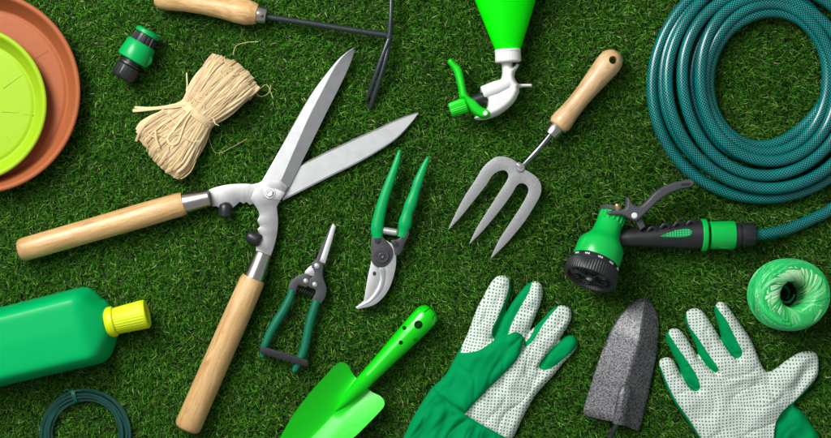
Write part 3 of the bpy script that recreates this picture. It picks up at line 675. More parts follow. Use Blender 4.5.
# ------------------------------------------------------------------ hand fork
def fork():
    t = Thing('hand_fork', 'three-tined silver hand fork with pale wooden handle', 'hand fork', (540, 150), 20)
    z = G+12; a = np.array([557.2, 126.8, z]); b = np.array([617.6, 52.6, z]); L = np.linalg.norm(b-a)
    m = MB(); lathe(m, a, b, [(0, 0), (0, 8.6), (.8, 9.8), (5, 11.2), (10, 11), (20, 9.8), (32, 9.3), (46, 9.8), (60, 11), (74, 12.3), (82, 12.6), (88, 11.8), (92.5, 9.2), (95, 6), (96, 2.6), (96.2, 0)], 48)
    h = t.part('handle', m, 'wood2')
    c = MB(); lathe(c, (611.6, 61, -20), (611.6, 61, 60), [(0, 0), (0, 4.1), (90, 4.1), (90, 0)], 28)
    try: t.cut(h, c)
    except Exception as e: print('cut failed', e)
    m = MB(); lathe(m, a, (550, 135.6, z), [(-.5, 6), (-.5, 7.6), (.4, 8.1), (9, 7.4), (10.6, 7), (11, 6.4), (11, 0)], 36); f = t.part('ferrule', m, 'ferrule')
    m = MB(); tube(m, spl([(552, 133, z), (543, 144, z+1), (534, 154, z+1), (526, 162.5, z-1), (520.5, 169, z-3)], 6), 3.1, 16); t.part('shank', m, 'shank')
    O = spl([(516, 161.6), (509, 157.8), (502, 156.3), (494, 157.9), (483.8, 166.5), (475, 180.4), (463.7, 198), (452.6, 220), (448.2, 230.2, True), (460, 218), (470, 205.6), (480, 193), (486.4, 184.8), (492, 176), (498.4, 171.2), (505, 170.6), (508.4, 175), (506.6, 181), (499, 193), (481.8, 220), (475, 232), (469.2, 244.8, True), (482, 232), (493.9, 218), (503, 206.5), (511.5, 194.6), (517, 185.6), (521.6, 183.2), (526.8, 185.8), (528.2, 192), (521.5, 205.5), (508, 226.5), (499, 241), (490.4, 259.8, True), (505, 245.5), (517, 231.5), (526.5, 219), (535, 205), (540.6, 194), (541, 185), (536.8, 177.4), (528.4, 171.4), (522, 168)], 5, True)
    ax = np.array([-.54, .84]); ax /= np.linalg.norm(ax)
    def zf(x, y): s = (x-519)*ax[0]+(y-166)*ax[1]; return 5*math.cos(min(max(s, 0), 100)/100*PI*.95)-1
    m = MB(); plate(m, O, z-3, 2.6, .8, zf, ax=ax); t.part('tines', m, 'forkm', sharp=50)
    m = MB(); lathe(m, (517, 163.6, z+.2), (524, 170.6, z+.2), [(-1, 0), (0, 2.5), (3, 3.6), (6, 3.2), (9, 1.6), (10, 0)], 20); lathe(m, (520.6, 168, z-2), (520.6, 168, 99), [(0, 5.2), (3, 4.8), (4.6, 3.4), (5.2, 0)], 24); t.part('socket', m, 'forkm')
fork()

# ------------------------------------------------------------------ coiled hose
def hose():
    t = Thing('garden_hose', 'coiled braided teal garden hose running to the spray gun', 'garden hose', (766, 84), 30)
    z0 = G+6; turns = []
    # (left, top, right, bottom, level) of each turn
    R = [(654.5, -36, 884, 199, 0), (671, -19, 868, 189, 1), (684.5, -6, 850, 175.5, 1), (701.5, 3, 838, 161, 1), (706.5, 9, 832, 151, .5), (711.5, 18, 824, 145, 0.1), (690, -14, 846, 168, -.1)]
    low = [(664.5, -28, 876, 186, -.1), (694.5, -4, 843, 160, -.1)]
    m = MB()
    def pos(k, a):    # interpolate between turns
        i = min(int(k), len(R)-1); j = min(i+1, len(R)-1); f = k-int(k); f = sm(np.array(f), .0, 1.0)
        l, tp, r, b, lv = (np.array(R[i])*(1-f)+np.array(R[j])*f); cx, cy = (l+r)/2, (tp+b)/2; rx, ry = (r-l)/2, (b-tp)/2
        w = 1.2*math.sin(2*a+k*1.3)+.8*math.sin(3*a+k*2.1)
        return (cx-(rx+w)*math.cos(a), cy+(ry+w)*math.sin(a), z0+lv*10.5+.8*math.sin(3*a+k))
    n = 632; P = []
    for q in range(n+1):
        tt = q/n*5.78; a = tt*2*PI      # a=0 left, PI/2 bottom, PI right, 3PI/2 top (inner turns drift near the top right)
        k = math.floor(tt-.62)+1 if tt > .62 else 0; fr = (tt-.62) % 1; kk = k-1+min(1, fr/.45) if k >= 1 else 0
        if kk >= 5: kk = 5+.999*float(sm(np.array(tt), 5.28, 5.74))
        P.append(pos(kk, a))
    tail = [(756, 235, G+15), (772, 233.6, G+13), (790, 229.6, G+8.5), (806, 223.6, G+6), (819, 217.6, G+6), (833, 210.6, G+6), (856, 192, G+6), (874, 166, G+6), (882, 130, G+6)]
    # join the tail to the outer turn off the right edge
    tl = spl(tail, 10); join = [pos(0, a) for a in np.linspace(PI*1.02, 2*PI, 50)]
    tube(m, list(tl)+join[4:]+P[1:], 5.75, 28, True); o = t.part('hose_tube', m, 'hose', recalc=False, sharp=180)
    m = MB()
    for l, tp, r, b, lv in low:
        cx, cy, rx, ry = (l+r)/2, (tp+b)/2, (r-l)/2, (b-tp)/2
        tube(m, [(cx-rx*math.cos(a), cy+ry*math.sin(a), z0-1) for a in np.linspace(0, 2*PI, 121)], 5.4, 20, False)
    t.part('under_coil', m, 'hose', recalc=False, sharp=180)
hose()

# ------------------------------------------------------------------ spray gun
GR = 0.0
def gun():
    t = Thing('hose_spray_gun', 'green and black hose spray gun with grey lever and round black dial', 'spray gun', (655, 238), 28)
    z = G+19
    # head: axis down-left in plan, tipped up at the outlet
    p0 = np.array([612.6, 216, z-2]); d = np.array([-.40, .90, .10]); d = np.array([-.36, .86, .38]); d /= np.linalg.norm(d); p1 = p0+d*10
    def L(name, prof, mat, rf=None, seg=56, parent=None, sharp=35): m = MB(); lathe(m, p0, p1, prof, seg, rf); return t.part(name, m, mat, parent=parent, sharp=sharp)
    b = L('head', [(-1, 0), (-1, 12), (0, 13.6), (12, 13.2), (22, 14.5), (28, 18), (33, 22), (38, 23.6), (52, 23.8), (54, 22.8), (54, 10)], 'nozzle', sharp=40)
    for k in range(7):
        a = -1.05+k*.35; m = MB(); up = np.cross(d, np.cross([0, 0, 1], d)); sd = np.cross([0, 0, 1], d); sd = sd/np.linalg.norm(sd); up = np.cross(d, sd); up /= np.linalg.norm(up)
        q = p0+(sd*math.sin(a)+up*math.cos(a))*13.5; tube(m, [q+d*.5, q+d*9], [1.5, .9], 8); t.part('head_rib', m, 'nozzle', parent=b)
    dl = L('dial', [(53.5, 16), (53.8, 24), (55, 24.8), (60, 25.2), (61, 26.4), (71, 26.8), (73.2, 26), (73.6, 24.6), (73, 22.8), (69.5, 21.4), (69.2, 8), (69.2, 7.5), (69.2, 0)], 'blackp', lambda t_, a: 1+(.014*math.cos(a*60) if 60.5 < t_ < 72.5 else 0), 240, sharp=30)
    sd = np.cross([0, 0, 1], d); sd /= np.linalg.norm(sd); up = np.cross(d, sd); up = up/np.linalg.norm(up)
    for k in range(8):
        a = k*PI/4; q = p0+d*69.3+(sd*math.cos(a)+up*math.sin(a))*15.6; m = MB(); lathe(m, q, q+d, [(-1, 3.8), (1.6, 3.8), (2, 3.2), (2, 2.4), (1, 2.2), (1, 0)], 20); t.part('outlet', m, 'greylever' if k % 3 == 0 else 'blackp', parent=dl)
    m = MB(); q = p0+d*69.3; lathe(m, q, q+d, [(-1, 6), (2, 6), (3, 4.6), (3, 0)], 24); 
    for k in range(4):
        a = k*PI/2+.4; e = sd*math.cos(a)+up*math.sin(a); tube(m, [q+d*2+e*5, q+d*1+e*21], 1.2, 8)
    t.part('dial_hub', m, 'blackp', parent=dl)
    m = MB(); lathe(m, q+d*2.6, q+d*9, [(0, 3), (1.6, 3), (2, 2), (2, 0)], 6); t.part('centre_screw', m, 'zinc', parent=dl)
    # small white marks printed on the dial shoulder
    for k, a0 in enumerate((-1.0, -.5, 0.02, .55, 1.05)):
        m = MB()
        for j in range(4):
            a = a0+(j-1.5)*.052; e = sd*math.sin(a)+up*math.cos(a); tg = sd*math.cos(a)-up*math.sin(a); c = p0+d*57+e*25.25
            w = .34 if j % 2 else .46; hh = (.95, .8, .95, .7)[j]
            v = [c+tg*sx*w+d*sy*hh+e*sz*.16 for sz in (-1, 1) for sx, sy in ((-1, -1), (1, -1), (1, 1), (-1, 1))]
            m.add(v, [(0, 1, 2, 3), (4, 5, 6, 7), (0, 1, 5, 4), (1, 2, 6, 5), (2, 3, 7, 6), (3, 0, 4, 7)])
        t.part('dial_mark', m, 'print', parent=dl)
    # top cap and lever
    m = MB(); lathe(m, p0-d*5, p0, [(-1, 0), (-1, 12), (0, 14.6), (3.6, 15.2), (4.6, 14.4), (4.6, 0)], 44); t.part('cap', m, 'greylever')
    m = MB(); lathe(m, (617.6, 211, z+9), (615.4, 202, z+9), [(-2, 2.2), (1, 2.4), (1.5, 3.6), (3.6, 4), (4.4, 3.4), (5.2, 3.6), (7, 3), (7.4, 0)], 24); t.part('brass_valve', m, 'brass')
    O = spl([(606, 214.6), (607.6, 211), (618, 209.6), (623.4, 208), (624.6, 202), (625, 196.6, True), (628.6, 199), (631.4, 203.6), (637, 206.2), (643, 202.4), (652, 193), (662, 186.4), (672, 182.6), (684, 180), (690.6, 179.6), (693.4, 183), (690, 187.6), (679, 190.2), (668, 194.4), (657, 201.6), (648.4, 209.6), (641, 216.6), (634.6, 221.6), (628, 219.6), (621, 216), (612, 215.4)], 5, True)
    hf = lambda x, y, d_: z+11+5*(1-(1-np.minimum(d_/2.2, 1))**2)**.5-4*sm(x, 650, 690)
    lv = t.part('lever', field(O, hf, z+2, .6)[0], 'greylever', sharp=180)
    m = MB(); tube(m, spl([(670, 188.4, z+8), (678, 185.4, z+8.5), (691, 184, z+7.5)], 6), [3.4]*6+[4.4]*6+[3.4], 14); t.part('lever_grip', m, 'blackp', parent=lv)
    m = MB(); lathe(m, (632.4, 215.6, z+15), (632.4, 215.6, 199), [(0, 3), (1.4, 3), (2, 2.2), (2.1, 0)], 20); t.part('pivot_pin', m, 'white', parent=lv)
    m = MB(); plate(m, [(633, 219), (638, 216), (644, 226), (639, 230)], z+11, 5, .7); t.part('lever_link', m, 'greylever')
    # hand grip
    a = np.array([617, 238.6, z-1]); b = np.array([701.5, 234.6, z-1]); m = MB()
    def rr(t_, q): return 1+(.06*(1 if math.sin(t_*2.6) > 0 else -1) if 14 < t_ < 82 and math.sin(q+GR) < .2 and math.cos(q) > -2 else 0)
    prof = [(0, 4), (1, 6.6)]+[(x, float(np.interp(x, [1, 12, 30, 50, 70, 84], [7.4, 8.8, 10.2, 11.6, 13.2, 14.2]))) for x in np.arange(2, 85, .5)]+[(85, 12), (85, 0)]
    lathe(m, a, b, prof, 48, rr); g = t.part('hand_grip', m, 'blackp', sharp=50)
    for x, y in ((651.6, 228.4), (664.5, 225.2), (677.5, 223.6), (690.6, 222)):
        m = MB(); rz = z+8.5; tube(m, spl([(x-4.6, y+2.6, rz-1.4), (x-2, y-.6, rz-.6), (x+1.4, y-.8, rz-.6), (x+4.4, y+2.4, rz-1.2)], 4), 1.7, 10); t.part('grip_pad', m, 'rubber', parent=g)
    O = spl([(659, 236.2), (666, 233), (674, 230.4), (683, 228.8), (688.6, 229.6), (690, 232.4), (687, 235.6), (678, 237), (668, 237)], 5, True)
    m = MB(); plate(m, O, z+11.9, 3.2, .5, lambda x, y: (x-675)*.05-.035*(y-236)**2*.6); ins = t.part('grip_inlay', m, 'green', parent=g)
    m = MB()
    for i in range(9):
        for j in range(3):
            x = 666+i*2.6; y = 235.4-j*2.2-i*.12
            if inside(np.array([[x, y]]), O)[0]: lathe(m, (x, y, z+11.9+(x-675)*.05-.021*(y-236)**2-.6), (x, y, 199), [(0, .62), (.9, .55), (1.1, 0)], 8)
    t.part('inlay_studs', m, 'gstud', parent=ins)
    def C(name, prof, mat, rf=None, seg=64, parent=None): m = MB(); lathe(m, (701.5, 235.2, z-2), (760, 235.2, z-2), prof, seg, rf); return t.part(name, m, mat, parent=parent)
    C('end_ring', [(0, 9), (0, 15.6), (1, 16.3), (4.6, 16.3), (5.6, 15.4), (5.6, 8)], 'nozzle')
    C('adaptor', [(5.4, 7.6), (9, 7.6), (9, 10), (10, 10)], 'blackp')
    c = C('connector', [(8.2, 8), (8.4, 13), (9.4, 13.9), (31, 14.4), (33.2, 13.8), (33.6, 12), (33.6, 8)], 'nozzle')
    m = MB(); plate(m, spl([(717, 240), (719, 236.6), (729, 236.6), (732, 240), (732, 245), (728, 247.6), (720, 247.6), (717, 245)], 4, True), z+9.6, 3, .8, lambda x, y: -.09*max(0, y-237)**1.9*.5); t.part('release_button', m, 'nozzle', parent=c)
    C('nut', [(33.4, 8), (33.6, 12), (38, 12.3), (38.6, 11), (40, 11), (40.6, 12.4), (42, 12.6), (50, 12), (53, 11), (54, 9.6), (54, 6), (52, 5.8)], 'blackp', lambda t_, q: 1+(.04*(math.cos(q*10) > .2) if 43 < t_ < 53.5 else 0), 120)
gun()

# ------------------------------------------------------------------ grey trowel
def grey_trowel():
    t = Thing('hand_trowel', 'hammered grey metal trowel lying back side up between the gloves', 'hand trowel', (620, 400), 18)
    n = 44; L = resample(spl([(643.4, 297.6), (636, 301.6), (627.7, 308.4), (615, 325), (606, 345), (597, 370), (586.2, 404.4), (584.2, 413)], 8), n)
    Mi = resample(spl([(645.4, 297.4), (643.6, 312), (640.4, 330), (637, 346), (631, 365), (625, 384.6), (620, 404), (616, 419)], 8), n)
    R = resample(spl([(647.4, 298.4), (653, 304.4), (658.6, 314.3), (660.4, 328), (658.4, 352), (651.4, 388), (645, 415), (642, 427)], 8), n)
    rows = []
    for i in range(n):
        q = i/(n-1); hh = 15*min(1, .25+q*2.2); r = []
        for s in np.linspace(0, 1, 15): p = L[i]*(1-s)+Mi[i]*s; r.append((*p, G+2+hh*(.85*s+.15*(1-(1-s)**2))))
        for s in np.linspace(0, 1, 11)[1:]: p = Mi[i]*(1-s)+R[i]*s; r.append((*p, G+2+hh*(1-s**1.08)))
        rows.append(r)
    # rounded rear edge
    for k, (dl, dm, dr) in enumerate((((.8, 3), (0, 1.5), (-.8, 3.2)), ((3, 5), (0, 2.2), (-3, 5.4)))):
        l, mm, rr_ = L[-1]+dl, Mi[-1]+dm, R[-1]+dr; r = []
        for s in np.linspace(0, 1, 15): p = l*(1-s)+mm*s; r.append((*p, G+2+15*(.85*s+.15*(1-(1-s)**2))))
        for s in np.linspace(0, 1, 11)[1:]: p = mm*(1-s)+rr_*s; r.append((*p, G+2+15*(1-s**1.08)))
        rows.append(r)
    nn = len(rows[0]); N = len(rows); top = [p for r in rows for p in r]; bot = [(a, b, c-1.8) for a, b, c in top]; f = []
    for i in range(N-1):
        for j in range(nn-1): a = i*nn+j; f += [(a, a+1, a+nn+1, a+nn), tuple(x+N*nn for x in (a+nn, a+nn+1, a+1, a))]
    rim = [j for j in range(nn)]+[i*nn+nn-1 for i in range(1, N)]+[(N-1)*nn+j for j in range(nn-2, -1, -1)]+[i*nn for i in range(N-2, 0, -1)]
    for a, b in zip(rim, rim[1:]+rim[:1]): f.append((b, a, a+N*nn, b+N*nn))
    m = MB().add(top+bot, f); bl = t.part('blade', m, 'hammer', sharp=60)
    m = MB(); tube(m, spl([(626.4, 384, G+14.5), (624, 390, G+18.6), (621, 402, G+20), (617.4, 423, G+19.4)], 5), [1.5, 3.5, 4.6, 5.4, 5.9, 6.1, 6.2, 6.3, 6.3, 6.3, 6.3, 6.3, 6.3, 6.3, 6.3, 6.2], 22, True, .7); t.part('socket', m, 'hammer')
    m = MB(); tube(m, spl([(618.6, 417, G+19), (614, 427, G+18), (610.6, 436, G+12), (606, 452, G+12), (600, 476, G+12)], 5), 2.7, 16); t.part('shank', m, 'rod')
    m = MB(); lathe(m, (601, 472, G+12), (575, 575, G+12), [(0, 0), (0, 8), (1, 9.6), (12, 11), (40, 10), (80, 12), (98, 11), (104, 6), (105, 0)], 36); t.part('handle', m, 'blackp')
grey_trowel()

# ------------------------------------------------------------------ twine
def twine():
    t = Thing('twine_ball', 'shiny green ball of plastic twine with a dark centre hole', 'twine', (787, 295), 30)
    c = np.array([787.2, 294.4, G+27]); Rm, ra, rb = 25.2, 11.0, 22
    tl = np.array([[1, 0, .17], [0, 1, -.02], [-.17, .02, 1]])
    def pos(th, ph, k=1.0):
        ce, se = math.cos(ph), math.sin(ph); e = .72; cc = math.copysign(abs(ce)**e, ce); ss = math.copysign(abs(se)**e, se)
        p = np.array([(Rm+ra*k*cc)*math.cos(th)*1.01, (Rm+ra*k*cc)*math.sin(th)*.95, rb*k*ss]); return c+tl@p
    m = MB(); secs = []
    for i in range(73):
        th = 2*PI*i/72; secs.append([pos(th, a, .95) for a in np.linspace(0, 2*PI, 28, endpoint=False)])
    loft(m, secs, False, True, col=(.01, .36, .08, 1))
    def strand(th0, ph0, ph1, slant, w, col, k, n=26, flat=.35):
        P = [pos(th0+slant*(p-ph0), p, k) for p in np.linspace(ph0, ph1, n)]; tube(m, P, w, 5, True, flat, (*col, 1), random.uniform(-.3, .3))
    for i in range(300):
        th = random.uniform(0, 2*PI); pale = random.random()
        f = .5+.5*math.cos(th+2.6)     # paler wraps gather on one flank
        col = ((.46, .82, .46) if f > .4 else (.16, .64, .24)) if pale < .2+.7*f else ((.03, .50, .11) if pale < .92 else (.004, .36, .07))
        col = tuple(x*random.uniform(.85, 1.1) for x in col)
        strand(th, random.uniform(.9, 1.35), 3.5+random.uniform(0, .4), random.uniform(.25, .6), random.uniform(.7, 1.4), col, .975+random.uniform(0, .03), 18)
    for i in range(240):
        th = random.uniform(0, 2*PI); sl = random.choice([1.6, 2.2, -1.9, 2.8])*random.uniform(.8, 1.2); p = random.random()
        col = (.012, .52, .11) if p < .6 else ((.06, .66, .20) if p < .95 else (.20, .62, .26)); col = tuple(x*random.uniform(.8, 1.1) for x in col)
        a = random.uniform(-.9, .3); strand(th, a, a+random.uniform(.8, 1.3), sl, random.uniform(.8, 1.7), col, 1.0+random.uniform(0, .035), 18, .25)
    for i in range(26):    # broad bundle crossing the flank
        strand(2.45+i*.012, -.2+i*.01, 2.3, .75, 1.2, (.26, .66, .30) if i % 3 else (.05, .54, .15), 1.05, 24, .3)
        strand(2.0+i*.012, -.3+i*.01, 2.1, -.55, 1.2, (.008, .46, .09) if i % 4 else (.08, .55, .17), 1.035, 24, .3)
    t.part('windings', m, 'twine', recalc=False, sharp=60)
    m = MB()
    for k in range(3):
        P = [tuple(c+tl@np.array([8*math.cos(a+k), 8*math.sin(a+k), -4-a*3.0])) for a in np.linspace(0, 5, 40)]; tube(m, P, 1, 6, True, .5, (.02, .25, .08, 1))
    t.part('inner_end', m, 'twine', recalc=False)
twine()

# ------------------------------------------------------------------ gloves
def crease(P, line, w): d, _ = pdist(P, np.array(line, float), False); return np.exp(-(d/w)**2)
def glove_left():
    t = Thing('gardening_glove', 'dotted gardening glove with its green thumb folded across the palm and green cuff', 'glove', (500, 370), 16, 'dotted green gardening gloves')
    O = spl([(386, 472, True), (404, 437), (412.6, 419), (430, 391.4), (445, 376.3), (455, 358.7), (462, 346), (468, 333.6), (476, 312), (483, 298), (490.5, 284.3), (496, 277.6), (502.2, 275.8), (508.6, 278.2), (511.6, 284.6), (511, 294), (508, 304), (506.4, 311.5),
             (512.4, 303), (519, 294.4), (525.6, 286.6), (531.6, 282.6), (537.4, 281.8), (542.2, 285.4), (543.6, 292), (542.4, 300), (538, 312), (533.6, 322.6), (530.6, 330.2), (536, 326.4), (544, 318.6), (551, 311), (557.6, 306.6), (564, 305.8), (569.8, 308.4), (572.2, 314), (571, 321.4), (565, 332), (560.4, 340.4), (567.6, 336.6), (574, 336.4), (578.4, 341.4), (577.6, 347.6), (572, 355.4), (563.6, 364), (555.8, 373.8), (546, 384.6), (535.7, 396.4), (528.4, 409), (522, 421), (516, 434), (506, 452), (490, 476, True)], 5, True)
    thumb = spl([(462, 352.5), (470, 352), (478, 350), (485.4, 346), (496, 339), (505.5, 335), (513, 333.2), (519, 334.6), (523.4, 340), (521.6, 350), (515.4, 360.4), (508, 369), (496, 381), (485.4, 391.4), (475, 402), (466, 411.6), (462, 409.4), (440, 390), (452, 366)], 5, True)
    pal = spl([(523.4, 340, True), (521.6, 350), (515.4, 360.4), (508, 369), (496, 381), (485.4, 391.4), (475, 402), (464.4, 413.6, True), (482, 425), (505, 438, True), (516, 452, True), (560, 400, True), (582, 356, True), (579.4, 345, True), (571, 353), (558, 363.4), (548, 369.4), (540.4, 369.2), (539.4, 364), (545, 355.5), (554, 345.4), (562.6, 338, True), (574, 318, True), (570, 304, True), (562.6, 309), (552, 321), (543.4, 335), (533, 346), (525, 350, True)], 4, True)
    f1 = spl([(460.6, 353, True), (470, 352), (478, 350), (485.4, 346), (494.4, 340, True), (491.6, 330), (497, 318), (503.6, 304), (508.2, 290), (509.4, 276, True), (495, 270, True), (468, 320, True)], 4, True)
    f2 = spl([(507.6, 334.4, True), (512.4, 322), (521, 306.4), (529, 292), (533.6, 279, True), (550, 280, True), (545, 305, True), (534, 330, True), (530, 337), (526, 342, True), (522, 335), (515, 331.6)], 4, True)
    f3 = spl([(525, 348, True), (534, 339), (542, 326.4), (551, 315), (560.4, 305, True), (576, 303, True), (575, 322, True), (560, 342, True), (546, 355), (535, 366, True)], 4, True)
    def hf(x, y, d):
        P = np.stack([x, y], 1); h = dome(d, 9, 10.5)+2.5*sm(d, 8, 34)
        for ln, w, a in (([(506.4, 311), (500, 324), (494, 338)], 2.6, .55), ([(530.6, 330), (526, 340), (522, 350)], 2.6, .5), ([(561, 340), (548, 354), (539, 368)], 2.8, .5)): h = h*(1-a*crease(P, ln, w))
        it = inside(P, thumb); dt, _ = pdist(P, thumb); dt = np.where(it, dt, 0); h = h+dome(dt, 9, 6.5)*sm(x+y*.2, 528, 545)
        h = h*(1-.2*crease(P, [(430, 389), (462, 413), (500, 436), (512, 446)], 1.6))
        cuff = sm((x-462)*-.5+(y-413)*.86, -2, 8); 
        wr = nz(x, y, .045, 1)*2.6-1.25*np.clip(1-np.abs(nz(x*.8+y*.5, y*.35-x*.2, .055, 31))*7, 0, 1)+nz(x+y*.6, y*.4, .11, 5)*1.1
        wr += cuff*1.0*np.sin((x*.86+y*.5)*.42+nz(x, y, .05, 9)*3)
        wr += 1.0*np.sin((x*.55-y*.83)*.20+nz(x, y, .03, 3)*4)*sm(d, 3, 14)
        return G+np.maximum(h+wr*sm(d, 1, 8), .6)
    res = field(O, hf, G-1, .6, [pal, f1, f2, f3], 0, 2)
    b = t.part('glove_body', res[0], 'gf', sharp=180)
    t.part('palm_panel', res[1], 'gd1', sharp=180)
    for r in res[2:]: t.part('finger_panel', r, 'gd1', sharp=180)
    m = MB(); line = spl([(432, 387), (447, 401), (463, 413.4), (482, 425), (506, 438)], 6)
    z = hf(line[:, 0], line[:, 1], pdist(line, O)[0]*np.where(inside(line, O), 1, 0)); tube(m, np.c_[line, z+.1], .7, 8); t.part('cuff_seam', m, 'gf', parent=b)
glove_left()

def glove_right():
    t = Thing('gardening_glove', 'dotted gardening glove lying open with thumb spread out to the side', 'glove', (740, 390), 16, 'dotted green gardening gloves')
    O = spl([(718, 468, True), (700, 439), (688, 421), (676, 404), (668, 389), (663.4, 376.3), (660, 367), (661, 361), (665.4, 358.4), (671, 358.6), (675.6, 362.6), (679, 369), (682, 374), (679.6, 366), (674, 355), (669.4, 345), (667, 337.4), (669.6, 331), (675.6, 328.8), (681.6, 331), (687, 337.4), (693, 347), (699, 356), (697.4, 347), (692.6, 336.6), (688, 326), (686.2, 317.4), (689, 311), (695.4, 308.8), (701.4, 310), (706.6, 315), (712, 323), (718.4, 333), (722.4, 338), (720, 327), (716.6, 315.4), (716.2, 307), (720.4, 302.2), (726, 303.6), (731.4, 309.4), (738, 319), (745, 329), (751.7, 339), (757, 351), (761.8, 363), (766, 370.4), (770, 372.6), (777, 369.4), (788, 361), (799.4, 354.2), (808, 351.8), (815.6, 352.6), (819.4, 357), (820.4, 366), (819.6, 375), (814.5, 384.4), (804, 396), (796, 405.4), (804, 413), (812, 424), (820, 436), (836, 466, True)], 5, True)
    pal = spl([(700.4, 437, True), (689.4, 419.6), (677.6, 403), (669.6, 388), (664.4, 375.6), (660.5, 366, True), (660, 355, True), (672, 356, True), (674.6, 361), (680, 371), (684.4, 380), (690.4, 389), (697, 391.4), (700, 387.4), (696.6, 376), (690.4, 366), (682.4, 354.4), (675, 344), (669, 334, True), (672, 326, True), (682, 327, True), (689, 334.6), (698.4, 353), (707, 366), (715.6, 372.6), (717.4, 368), (711, 358), (704, 347.6), (697, 336.6), (690, 327), (687.4, 318, True), (688, 306, True), (704, 306, True), (709, 318), (720, 337.6), (728, 351), (734, 357.6), (740, 357.4), (741.8, 352), (737, 341.6), (731.6, 331), (726, 320), (720, 312), (717, 306, True), (720, 298, True), (740, 310, True), (766, 350, True), (770, 370.6, True), (800, 352, True), (820, 350, True), (819.4, 366), (817.4, 376), (810, 385), (799, 396.6), (790, 405.6), (781, 413), (775, 424), (772.6, 437), (770, 470, True), (716, 470, True)], 4, True)
    cuff = [(790.5, 405, ), (781.6, 413.6), (775.8, 424), (773.4, 437), (770, 475), (850, 475), (830, 430), (798, 402)]
    def hf(x, y, d):
        P = np.stack([x, y], 1); h = dome(d, 9, 10.5)+2*sm(d, 8, 34)
        for ln, w, a in (([(683, 376), (689, 384), (697, 390)], 3.4, .5), ([(699, 357), (708, 366), (716, 373)], 3, .5), ([(722.6, 339), (729, 348), (738, 358)], 3.8, .5)): h = h*(1-a*crease(P, ln, w))
        wr = nz(x, y, .04, 21)*2.6-1.1*np.clip(1-np.abs(nz(x*.45, y*.9+x*.15, .05, 33))*7, 0, 1)+nz(x, y, .1, 25)*.9
        wr += 1.4*np.exp(-((y-382-(x-740)*-.1+4*np.sin(x*.06))/4)**2)*sm(x, 715, 735)*(1-sm(x, 770, 790))
        wr += 1.6*np.sin((x*.8+y*.6)*.2+nz(x, y, .03, 23)*3)*sm(x, 740, 775)
        wr -= 1.8*crease(P, [(770, 373), (768, 388), (776, 400), (784, 408)], 3.5)
        ic = inside(P, np.array(cuff, float)); h = np.where(ic, h*.82-1.5, h)
        return G+np.maximum(h+wr*sm(d, 1, 8), .6)
    res = field(O, hf, G-1, .6, [pal], 0, 2)
    t.part('glove_body', res[0], 'gf', sharp=180); t.part('palm_panel', res[1], 'gd2', sharp=180)
glove_right()

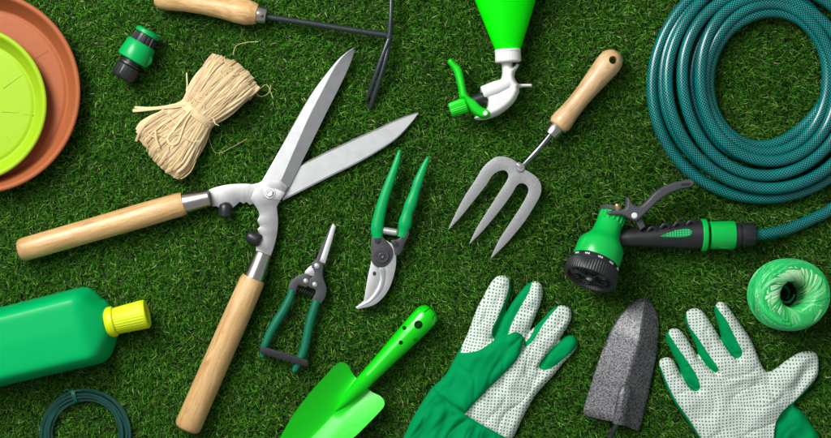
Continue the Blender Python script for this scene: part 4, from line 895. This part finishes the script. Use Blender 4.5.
# ------------------------------------------------------------------ turf blades
def turf():
    bpy.context.view_layer.update()
    vs = []; fs = []; o_ = 0
    for ob in COL.objects:
        if ob.type != 'MESH' or ob.name.startswith('ground'): continue
        mw = np.array(ob.matrix_world); n = len(ob.data.vertices); a = np.empty(n*3); ob.data.vertices.foreach_get('co', a); a = a.reshape(-1, 3)@mw[:3, :3].T+mw[:3, 3]
        vs.append(a); fs += [tuple(i+o_ for i in p.vertices) for p in ob.data.polygons]; o_ += n
    bvh = BVHTree.FromPolygons(np.concatenate(vs).tolist(), fs)
    mx, my = 120, 110; x0, x1, y0, y1 = -mx, 831+mx, -my, 438+my
    gx, gy = x1-x0+1, y1-y0+1; lim = np.full((gy, gx), 99.0); up = Vector((0, 0, 1))
    for j in range(gy):
        Y = (CY-(y0+j))*S
        for i in range(gx):
            h = bvh.ray_cast(Vector(((x0+i-CX)*S, Y, 0)), up, .2)
            if h[0] is not None: lim[j, i] = h[0].z/S
    def look(px, py):
        i = np.clip(np.round(px-x0).astype(int), 0, gx-1); j = np.clip(np.round(py-y0).astype(int), 0, gy-1); return lim[j, i]
    def blades(N, hmin, hmax, lean, w0, w1, pal, wts, curl, squash=.9):
        px = rng.uniform(x0, x1, N); py = rng.uniform(y0, y1, N); a = rng.uniform(0, 2*PI, N)
        # tufts: nearby blades share a lean
        cx = np.sin(px*.11+py*.05)+np.sin(py*.13-px*.07+2)+.7*np.sin(px*.31+py*.27); a = np.where(rng.random(N) < .3, cx*2.2+rng.normal(0, .7, N), a)
        ph = .86+.16*np.sin(px*.045+1.7*np.sin(py*.03))*np.sin(py*.05+1.3*np.sin(px*.027+1))
        H = rng.uniform(hmin, hmax, N)*ph; Ln = H*rng.uniform(lean[0], lean[1], N)
        dx, dy = np.cos(a)*Ln, np.sin(a)*Ln; tx, ty = px+dx, py+dy
        lr = look(px, py); lt = look(tx, ty); lm = look(px+dx*.6, py+dy*.6)
        free = rng.random(N) < .26
        cap = np.where(free, lr, np.minimum(np.minimum(lr, lt), lm))-.7
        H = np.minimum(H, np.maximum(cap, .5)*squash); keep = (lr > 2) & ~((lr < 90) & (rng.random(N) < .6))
        px, py, H, dx, dy, a = (q[keep] for q in (px, py, H, dx, dy, a)); n = len(px)
        w = rng.uniform(w0, w1, n)/2; sx, sy = -np.sin(a+rng.normal(0, .5, n))*w, np.cos(a+rng.normal(0, .5, n))*w
        b = curl*rng.normal(0, 1, n); mxp, myp = px+dx*.42-np.sin(a)*b, py+dy*.42+np.cos(a)*b
        V = np.stack([np.stack([px-sx, py-sy, np.zeros(n)], 1), np.stack([px+sx, py+sy, np.zeros(n)], 1), np.stack([mxp+sx*.95, myp+sy*.95, H*.68], 1), np.stack([mxp-sx*.95, myp-sy*.95, H*.68], 1), np.stack([px+dx, py+dy, H], 1)], 1)
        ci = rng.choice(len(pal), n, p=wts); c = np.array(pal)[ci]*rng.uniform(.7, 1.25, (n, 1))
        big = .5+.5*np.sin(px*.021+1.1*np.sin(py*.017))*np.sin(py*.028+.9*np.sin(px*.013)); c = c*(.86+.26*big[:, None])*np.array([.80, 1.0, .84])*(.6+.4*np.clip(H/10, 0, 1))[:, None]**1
        return V, c
    G1 = [(.045, .165, .010), (.075, .235, .014), (.026, .105, .008), (.125, .30, .024), (.26, .38, .09), (.40, .36, .17)]
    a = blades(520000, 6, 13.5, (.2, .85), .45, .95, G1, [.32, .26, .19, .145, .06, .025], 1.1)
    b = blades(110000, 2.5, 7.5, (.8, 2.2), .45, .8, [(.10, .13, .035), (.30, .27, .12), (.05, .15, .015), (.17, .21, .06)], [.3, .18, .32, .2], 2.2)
    V = np.concatenate([a[0], b[0]]).reshape(-1, 3); c = np.concatenate([a[1], b[1]]); n = len(c)
    W_ = np.stack([(V[:, 0]-CX)*S, (CY-V[:, 1])*S, V[:, 2]*S], 1).astype(np.float32)
    me = bpy.data.meshes.new('turf'); me.vertices.add(5*n); me.vertices.foreach_set('co', W_.ravel())
    base = np.arange(n)*5; loops = np.stack([base, base+1, base+2, base+3, base+3, base+2, base+4], 1).ravel(); me.loops.add(7*n); me.loops.foreach_set('vertex_index', loops.astype(np.int32))
    st = np.stack([np.arange(n)*7, np.arange(n)*7+4], 1).ravel().astype(np.int32); me.polygons.add(2*n); me.polygons.foreach_set('loop_start', st)
    me.update(calc_edges=True)
    at = me.attributes.new('col', 'FLOAT_COLOR', 'POINT'); cc = np.ones((n, 5, 4), np.float32); cc[:, :, :3] = c[:, None, :]
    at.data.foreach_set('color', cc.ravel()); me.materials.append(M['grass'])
    o = bpy.data.objects.new('turf', me); COL.objects.link(o); o['kind'] = 'stuff'; o['label'] = 'short dense green artificial grass under all the tools'; o['category'] = 'grass'
turf()
